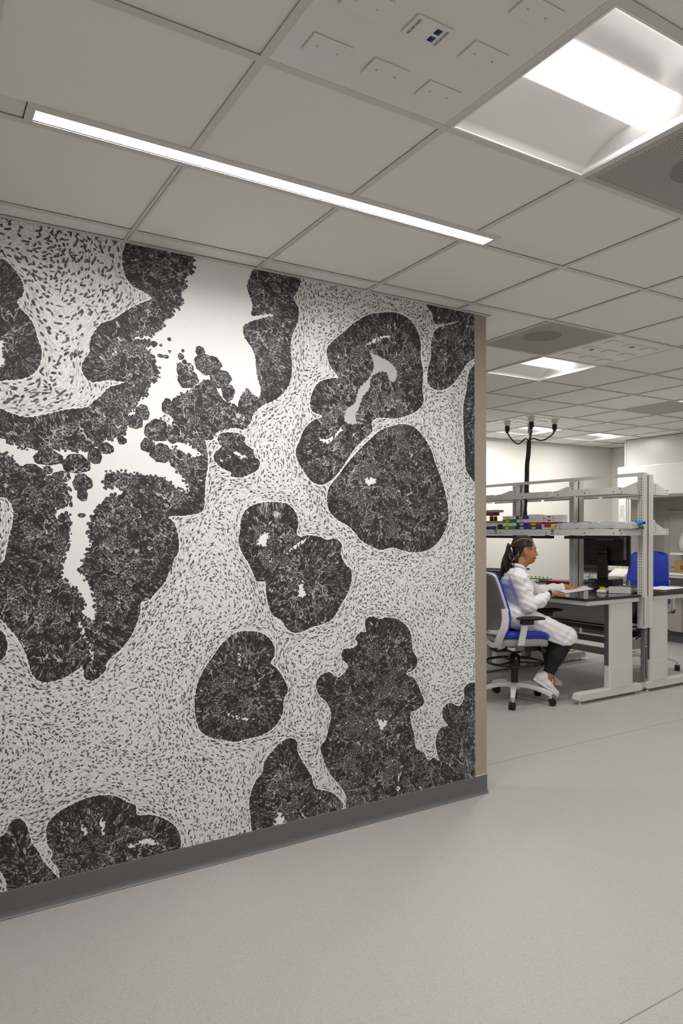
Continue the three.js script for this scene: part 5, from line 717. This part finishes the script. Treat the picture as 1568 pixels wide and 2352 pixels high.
// desk top
{
  const nb = thing('notebook', 'open white notebook with ruled pages held tilted by the woman', 'notebook', [2.364, 0.962, -1.357], (-27 * Math.PI) / 180);
  nb.rotation.order = 'YZX'; nb.rotation.z = 0.14; nb.rotation.x = 0.05;
  const ruled = printed(512, 340, (c, w, h) => { c.fillStyle = '#f6f6f6'; c.fillRect(0, 0, w, h); c.fillStyle = '#c9ccd4'; for (let y = 24; y < h; y += 17) c.fillRect(14, y, w - 28, 1.5); });
  part('cover', rspan(-0.134, 0.134, -0.004, -0.001, -0.1, 0.1, 0.001), M.black, nb);
  part('page_block', rspan(-0.131, 0.131, -0.001, 0.005, -0.098, 0.098, 0.002), boxWhite, nb);
  part('page', plate(0.258, 0.192).rotateX(-Math.PI / 2).translate(0, 0.0054, 0), ruled, nb);
  const tt = thing('tip_tray', 'white tray holding yellow pipette tips near the table end', 'tray', [2.79, 0.9165, -1.395], 0.5);
  part('tray', [rspan(-0.062, 0.062, 0, 0.022, -0.045, 0.045, 0.006), rspan(-0.05, 0.05, 0.02, 0.03, -0.035, 0.035, 0.004)], M.whiteGloss, tt);
  for (let i = 0; i < 7; i++) part('yellow_tip', cyl(0.007, 0.009, 0.024, -0.036 + i * 0.012, 0.04, -0.012 + (i % 2) * 0.02, 10), std(0xe8d81f, 0.4), tt);
  const cb = thing('carton', 'long white carton lying at the table end beside the tip tray', 'box', [2.86, 0.9165, -1.255], -1.02);
  part('case', rspan(-0.095, 0.095, 0, 0.055, -0.04, 0.04, 0.002), paleBox, cb); part('lid', rspan(-0.096, 0.02, 0.05, 0.057, -0.041, 0.041, 0.001), boxWhite, cb);
  const bookLabels = ['black binder lowest in the small pile by the rack post', 'white notebook with black spine in the pile by the post', 'black notebook near the top of the pile by the post', 'thin dark blue folder on top of the pile by the post'];
  [[M.black, 0.016], [boxWhite, 0.018], [M.black, 0.012], [std(0x22243c, 0.6), 0.006]].reduce((y, [m, h], i) => { const b = thing('notebook', bookLabels[i], 'book', [3.0 + i * 0.006, y, -1.33 - i * 0.012], 0.12 + i * 0.05); part('cover', [span(-0.085, 0.1, 0, 0.0025, -0.14, 0.12), span(-0.085, 0.1, h - 0.0025, h, -0.14, 0.12), span(-0.087, -0.085, 0, h, -0.14, 0.12)], m, b); part('page_block', span(-0.083, 0.097, 0.0025, h - 0.0025, -0.137, 0.117), boxWhite, b); return y + h + 0.0008; }, 0.9165);
  const clip = thing('clipboard', 'black clipboard with white papers on the right hand table', 'clipboard', [3.5, 0.9165, -1.22], 0.1);
  part('board', rspan(-0.2, 0.24, 0.012, 0.018, -0.15, 0.13, 0.002), M.black, clip); part('paper', [rspan(-0.235, 0.2, 0.0185, 0.022, -0.14, 0.11, 0.001), span(-0.2, 0.2, 0.0, 0.012, -0.13, 0.11)], boxWhite, clip); part('clip', rspan(0.2, 0.235, 0.018, 0.03, -0.05, 0.05, 0.003), M.chrome, clip);
  // far table behind the woman: folders, trays, tubes
  const T = 0.9165;
  solo('red_folder', 'wide dark red folder on the right table, seen left of the middle rack post', 'folder', [rspan(-0.13, 0.13, 0, 0.016, -0.17, 0.17, 0.003), rspan(-0.12, 0.135, 0.018, 0.03, -0.16, 0.16, 0.003)], std(0x8d1c25, 0.5), [3.4, T, -2.36], 0.25);
  solo('paper_stack', 'small stack of white papers between the red folder and the green rack', 'paper', [0, 1, 2].map((i) => rbox(0.16, 0.008, 0.2, 0.001, i * 0.006, 0.005 + i * 0.0085, 0)), boxWhite, [3.2, T, -2.73], 0.3);
  solo('green_rack', 'long pale green tube rack beyond the white papers', 'rack', [rspan(-0.05, 0.05, 0, 0.035, -0.2, 0.2, 0.004), ...[0, 1, 2, 3, 4, 5, 6, 7].map((i) => cyl(0.011, 0.011, 0.018, 0, 0.043, -0.17 + i * 0.048, 10))], std(0x9fb88c, 0.5), [3.42, T, -2.84], 0.35);
  solo('teal_tray', 'flat teal and white tray behind the dark red folder', 'tray', [rspan(-0.07, 0.07, 0, 0.022, -0.16, 0.16, 0.003), rspan(-0.06, 0.06, 0.022, 0.04, -0.02, 0.15, 0.003)], std(0x4f9a92, 0.5), [3.68, T, -2.4], 0.1);
  { const t = thing('marker', 'small pink and purple marker on a grey block beside the coat', 'marker', [3.52, T + 0.04, -3.12], -0.6); part('barrel', new THREE.CylinderGeometry(0.013, 0.013, 0.06, 16).rotateZ(Math.PI / 2), std(0xc94f9a, 0.5), t); part('cap', new THREE.CylinderGeometry(0.0135, 0.0135, 0.03, 16).rotateZ(Math.PI / 2).translate(-0.045, 0, 0), std(0x4a56c4, 0.5), t); }
  solo('sample_block', 'grey block under the pink marker', 'block', rspan(-0.06, 0.06, 0, 0.027, -0.04, 0.04, 0.003), std(0x55554f, 0.6), [3.52, T, -3.12], -0.6);
  { const t = thing('pipette_stand', 'black pipette holder seen just past her chin', 'stand', [3.66, T, -3.22]); part('base', cyl(0.06, 0.07, 0.02, 0, 0.01, 0, 28), M.black, t); part('pole', cyl(0.012, 0.012, 0.1, 0, 0.07, 0), M.black, t); part('arm', [rspan(-0.07, 0.07, 0.1, 0.122, -0.03, 0.03, 0.008), rspan(-0.05, 0.02, 0.085, 0.1, -0.02, 0.02, 0.006)], M.black, t); }
  { const t = thing('instrument', 'low dark grey instrument with pale top lines behind the chair back', 'instrument', [3.36, T, -3.44], 0.5); part('case', rspan(-0.1, 0.1, 0, 0.095, -0.13, 0.13, 0.012), M.charcoal, t); part('lid', [rspan(-0.095, 0.095, 0.1, 0.112, -0.125, 0.125, 0.004), rspan(-0.085, 0.085, 0.118, 0.126, -0.11, 0.11, 0.003)], M.steelDark, t); part('trim', rspan(-0.102, 0.102, 0.094, 0.1, -0.132, 0.132, 0.002), paleBox, t); }
  solo('keyboard_tray', 'dark keyboard tray at the table edge under her left arm', 'keyboard', [rspan(-0.07, 0.07, 0, 0.016, -0.2, 0.2, 0.004)], std(0x3a3a3c, 0.5), [2.27, T, -1.86], 0.1);
}
// under the rack: power pack and cables
{
  const t = thing('power_pack', 'black power pack with looped cables hanging under the bench end', 'power supply', [CX - 0.06, 0.0, ZN - 0.16]);
  part('case', [rspan(-0.06, 0.02, 0.5, 0.72, -0.06, 0.02, 0.01), rspan(-0.13, 0.1, 0.5, 0.54, -0.05, 0.03, 0.006), rspan(-0.13, 0.1, 0.6, 0.7, -0.06, -0.03, 0.006)], M.black, t);
  part('cable_loop', [tube([[0.02, 0.66, 0.04], [0.04, 0.72, 0.05], [0.1, 0.69, 0.06], [0.125, 0.6, 0.06], [0.1, 0.52, 0.06], [0.04, 0.485, 0.05]], 0.006, 40, 8), tube([[0.045, 0.9, 0.06], [0.05, 0.8, 0.06], [0.04, 0.7, 0.05], [0.05, 0.66, 0.05]], 0.006, 24, 8)], M.black, t);
  part('rear_plate', rspan(-0.02, 0.1, 0.56, 0.68, -0.1, -0.09, 0.003), M.steelDark, t);
  solo('cable', 'short black cable ends hanging low between the two table legs', 'cable', [tube([[0, 0.4, 0], [-0.02, 0.36, 0], [-0.05, 0.33, 0.01]], 0.006, 16, 7), tube([[0, 0.4, 0], [0.02, 0.33, 0], [0.07, 0.29, 0.02], [0.08, 0.24, 0.02]], 0.006, 16, 7), tube([[0, 0.4, 0], [0.03, 0.34, 0.01], [0.09, 0.3, 0.02]], 0.006, 16, 7)], M.black, [CX - 0.04, 0, ZN - 0.3]);
  solo('cable_cover', 'green speckled cable running down the front of the end post', 'cable', tube([[0, 0.87, 0], [0.001, 0.8, 0], [-0.001, 0.7, 0.001], [0, 0.6, 0]], 0.0035, 24, 8), std(0x6d7673, 0.6), [CX - 0.064, 0.02, ZN + 0.006]);
}
// cables from the ceiling service panel down to the rack
{
  const PX = X(8.5), PZ = Z(6.5), t = thing('power_cable_bundle', 'thick black cable bundle hanging from the ceiling panel to the rack', 'cable', [0, 0, 0]);
  const ends = [[-0.3, 0.295], [-0.3, -0.295], [0.29, 0.295], [0.29, -0.295]].map(([a, b]) => [PX + a * G, PZ - b * G * -1]);
  const join0 = [PX - 0.03, 2.5, PZ + 0.0];
  const pts = [join0, [PX - 0.04, 2.36, PZ], [PX - 0.075, 2.24, PZ + 0.015], [PX - 0.095, 2.1, PZ + 0.03], [PX - 0.12, 1.97, PZ + 0.05], [PX - 0.2, 1.84, PZ + 0.12]];
  const b = part('sleeve', tube(pts, 0.025, 60, 12), M.rubber, t);
  part('fray', [tube([pts[5], [PX - 0.25, 1.76, PZ + 0.16], [PX - 0.3, 1.66, PZ + 0.19], [PX - 0.31, 1.55, PZ + 0.19]], 0.014, 24, 8), tube([pts[5], [PX - 0.21, 1.74, PZ + 0.13], [PX - 0.22, 1.64, PZ + 0.15]], 0.007, 20, 7)], M.rubber, t);
  ends.forEach(([x, z], k) => {
    const grey = k === 3 ? std(0x8d8a86, 0.5) : M.rubber;
    const p = part('plug', [cyl(0.024, 0.026, 0.075, x, H - 0.075, z, 20), cyl(0.012, 0.02, 0.02, x, H - 0.122, z, 16)], grey, t);
    part('collar', cyl(0.028, 0.028, 0.02, x, H - 0.044, z, 20), M.steel, p);
    part('lead', tube([[x, H - 0.12, z], [x + (join0[0] - x) * 0.08, H - 0.165, z + (join0[2] - z) * 0.08], [x + (join0[0] - x) * 0.5, 2.505 + (k === 1 ? -0.03 : 0.0), z + (join0[2] - z) * 0.5], [x + (join0[0] - x) * 0.85, 2.53, z + (join0[2] - z) * 0.85], join0], 0.0075, 36, 8), M.rubber, t);
  });
}

// ---------------------------------------------------------------- right side: fume hood, counter and cabinets along the right wall
{
  const F = 5.52, B = ROOM.x1, Z0 = -3.27, Z1 = -1.2, t = thing('fume_hood', 'large white and grey fume hood along the right wall, reaching the ceiling', 'fume hood', [0, 0, 0]);
  part('upper_enclosure', [rspan(F + 0.1, B - 0.01, 2.3, H - 0.002, Z0 + 0.02, Z1, 0.004), span(F + 0.095, F + 0.1, 2.33, H - 0.004, Z0 + 0.02, Z0 + 0.05)], std(0xc6c5c2, 0.3), t);
  part('front_fascia', rspan(F - 0.01, F + 0.14, 1.955, 2.365, Z0 - 0.02, Z1, 0.02, 4), std(0xdcdbd9, 0.32), t);
  part('fascia_lip', span(F, F + 0.13, 1.93, 1.955, Z0, Z1), M.steelDark, t);
  const post = part('corner_post', [rspan(F - 0.005, F + 0.12, 0.925, 1.93, Z0, Z0 + 0.12, 0.006), rspan(F + 0.02, B - 0.01, 0.925, 1.93, Z0, Z0 + 0.03, 0.004)], M.panel, t);
  part('post_edge', [rspan(F + 0.005, F + 0.03, 0.93, 1.93, Z0 + 0.125, Z0 + 0.145, 0.003), rspan(F + 0.005, F + 0.03, 0.93, 1.93, Z0 + 0.155, Z0 + 0.185, 0.003)], M.steel, post);
  const notice = printed(128, 200, (c, w, h) => { c.fillStyle = '#e6e6e6'; c.fillRect(0, 0, w, h); c.fillStyle = '#4a4a4a'; c.font = 'bold 17px sans-serif'; c.fillText('CAUTION', 26, 26); c.fillStyle = '#9a9a9a'; for (let y = 40; y < 140; y += 11) c.fillRect(14, y, 74 + ((y * 37) % 28), 4); c.fillStyle = '#333'; c.beginPath(); c.arc(20, 158, 8, 0, 7); c.fill(); c.fillRect(100, 150, 8, 18); c.fillStyle = '#aaa'; c.fillRect(34, 154, 56, 3); c.fillRect(14, 178, 96, 3); });
  part('notice', plate(0.088, 0.205).rotateY(-Math.PI / 2).translate(F - 0.0062, 1.74, Z0 + 0.06), notice, post);
  part('monitor_box', [rspan(F - 0.012, F, 1.53, 1.605, Z0 + 0.01, Z0 + 0.105, 0.003)], M.charcoal, post);
  const lining = std(0xbdbab4, 0.5);
  part('inner_lining', [span(B - 0.16, B - 0.14, 0.93, 1.95, Z0 + 0.03, Z1), span(F + 0.16, B - 0.14, 1.94, 1.955, Z0 + 0.03, Z1)], lining, t);
  part('baffle', [rspan(B - 0.19, B - 0.18, 1.0, 1.72, Z0 + 0.34, Z0 + 1.0, 0.002), rspan(B - 0.19, B - 0.18, 1.0, 1.72, Z0 + 1.02, Z1 - 0.06, 0.002), span(B - 0.2, B - 0.178, 1.72, 1.76, Z0 + 0.3, Z1)], lining, t);
  part('inner_shelf', [span(B - 0.42, B - 0.19, 1.17, 1.195, Z0 + 0.5, Z1)], M.white, t);
  part('work_surface', [rspan(F - 0.02, B - 0.01, 0.89, 0.925, Z0, Z1, 0.006)], M.steel, t);
  part('front_airfoil', rspan(F - 0.035, F + 0.05, 0.925, 0.945, Z0 + 0.1, Z1, 0.006), M.white, t);
}
{
  const t = thing('base_cabinet', 'warm grey base cabinet with louvre slots under the fume hood', 'cabinet', [0, 0, 0]), f = 5.86, body = std(0xb3aca5, 0.5);
  part('carcass', span(f + 0.02, ROOM.x1 - 0.01, 0.15, 0.885, -3.25, -1.2), body, t);
  part('toe_kick', span(f + 0.06, ROOM.x1 - 0.01, 0, 0.15, -3.25, -1.2), M.charcoal, t);
  for (let i = 0; i < 3; i++) {
    const z0 = -3.25 + i * 0.685, d = part('door', rspan(f, f + 0.02, 0.155, 0.76, z0 + 0.003, z0 + 0.682, 0.003), body, t);
    for (const y of [0.62, 0.26]) for (let k = 0; k < 4; k++) part('louvre', rspan(f - 0.004, f + 0.002, y + k * 0.02, y + k * 0.02 + 0.011, z0 + 0.3, z0 + 0.4, 0.002), M.panel, d);
  }
  part('recess_panel', span(f + 0.012, f + 0.02, 0.765, 0.88, -3.25, -1.2), M.steelDark, t);
}
{
  const t = thing('side_counter', 'black topped counter with pale drawers between far wall and fume hood', 'counter', [0, 0, 0]);
  part('counter_top', rspan(5.55, ROOM.x1 - 0.01, 0.9, 0.935, -3.99, -3.29, 0.003), M.epoxy, t);
  part('carcass', span(5.6, ROOM.x1 - 0.01, 0.1, 0.9, -3.98, -3.3), M.white, t);
  for (let i = 0; i < 2; i++) { const d = part('drawer', rspan(5.585, 5.6, 0.62, 0.885, -3.97 + i * 0.34, -3.64 + i * 0.33, 0.002), std(0xd8d5cd, 0.5), t); part('handle', rod([5.575, 0.83, -3.87 + i * 0.34], [5.575, 0.83, -3.74 + i * 0.34], 0.005), M.chrome, d); }
  part('toe_kick', span(5.66, ROOM.x1 - 0.01, 0, 0.1, -3.98, -3.3), M.charcoal, t);
  const C = 0.9355;
  { const p = thing('printer', 'low black desktop printer at the far end of the side counter', 'printer', [5.8, C, -3.82]); part('case', rspan(-0.2, 0.2, 0, 0.12, -0.14, 0.14, 0.008), M.black, p); part('lid', rspan(-0.19, 0.19, 0.121, 0.132, -0.13, 0.13, 0.004), M.charcoal, p); part('paper', span(-0.1, 0.1, 0.133, 0.145, -0.1, 0.1), boxWhite, p); }
  solo('carton', 'long flat cream carton on the side counter behind the monitor', 'box', rspan(-0.08, 0.08, 0, 0.06, -0.16, 0.16, 0.003), std(0xdcd9cb, 0.6), [5.68, C, -3.47]);
  { const r = thing('tip_rack', 'white angled rack with pale yellow tips in front of the hood post', 'rack', [5.36, 0.0, -3.12]); part('tray', extrude([[-0.09, 0.885], [0.09, 0.885], [0.09, 0.985], [0.07, 0.985], [-0.08, 0.91]], 0.26, 0.003), M.white, r); part('support', span(0.02, 0.1, 0.82, 0.885, -0.1, 0.1), M.white, r); for (let i = 0; i < 6; i++) part('yellow_tip', cyl(0.012, 0.016, 0.04, 0.07, 1.0, -0.1 + i * 0.04, 10), std(i % 2 ? 0xe9e6cf : 0xd9d08a, 0.5), r); }
  const S = 1.1955, IX = ROOM.x1 - 0.3;
  solo('plastic_bag', 'white crumpled bag standing on the inner hood shelf', 'bag', (() => { const g = new THREE.SphereGeometry(1, 24, 18), p = g.attributes.position; for (let i = 0; i < p.count; i++) { const a = p.getX(i), b = p.getY(i), c = p.getZ(i), k = 1 + 0.07 * Math.sin(a * 9 + b * 13) + 0.05 * Math.sin(c * 17 + b * 5); p.setXYZ(i, a * 0.08 * k, (b + 1) * 0.14 * (b > 0.5 ? 1 + 0.12 * Math.sin(c * 14) : 1), c * 0.1 * k * (1 - 0.15 * b)); } g.computeVertexNormals(); return g; })(), std(0xe0ded8, 0.6), [IX + 0.02, S, -2.62]);
  solo('reagent_jug', 'translucent grey jug beside the white bag in the hood', 'jug', [new THREE.LatheGeometry([[0.001, 0], [0.07, 0], [0.075, 0.02], [0.075, 0.13], [0.06, 0.18], [0.026, 0.21], [0.026, 0.235], [0.001, 0.236]].map((q) => new THREE.Vector2(...q)), 24)], std(0x9b9792, 0.4), [IX + 0.02, S, -2.4]);
  { const k = thing('cardboard_box', 'brown cardboard box under the hood shelf', 'box', [IX - 0.02, 0.9255, -2.58]); part('case', rspan(-0.08, 0.1, 0, 0.16, -0.15, 0.15, 0.003), std(0xa87f4e, 0.8), k); part('printed_mark', new THREE.CylinderGeometry(0.045, 0.045, 0.001, 24).rotateZ(Math.PI / 2).scale(1, 0.8, 1.3).translate(-0.081, 0.075, 0), std(0x6b5032, 0.8), k); }
  solo('green_pad', 'pale green pad under the cardboard box edge in the hood', 'pad', rspan(-0.1, 0.06, 0, 0.012, -0.1, 0.12, 0.002), std(0xb7c98a, 0.7), [IX - 0.2, 0.9255, -2.62]);
  { const st = thing('paper_stack', 'tall stack of white sheets at the right edge inside the hood', 'paper', [IX - 0.05, S, -2.16]); for (let i = 0; i < 16; i++) part('sheet', rspan(-0.1, 0.1 + 0.004 * (i % 3), i * 0.0205, i * 0.0205 + 0.018, -0.09, 0.09, 0.002), i === 15 ? std(0xcfae9f, 0.7) : boxWhite, st); }
  solo('supply_box', 'white supply box under the hood shelf at the right edge', 'box', rspan(-0.06, 0.1, 0, 0.15, -0.1, 0.1, 0.003), boxWhite, [IX - 0.05, 0.9255, -2.2]);
}

scene.traverse((o) => { if (o.isMesh) o.castShadow = o.receiveShadow = true; });
renderer.render(scene, camera);
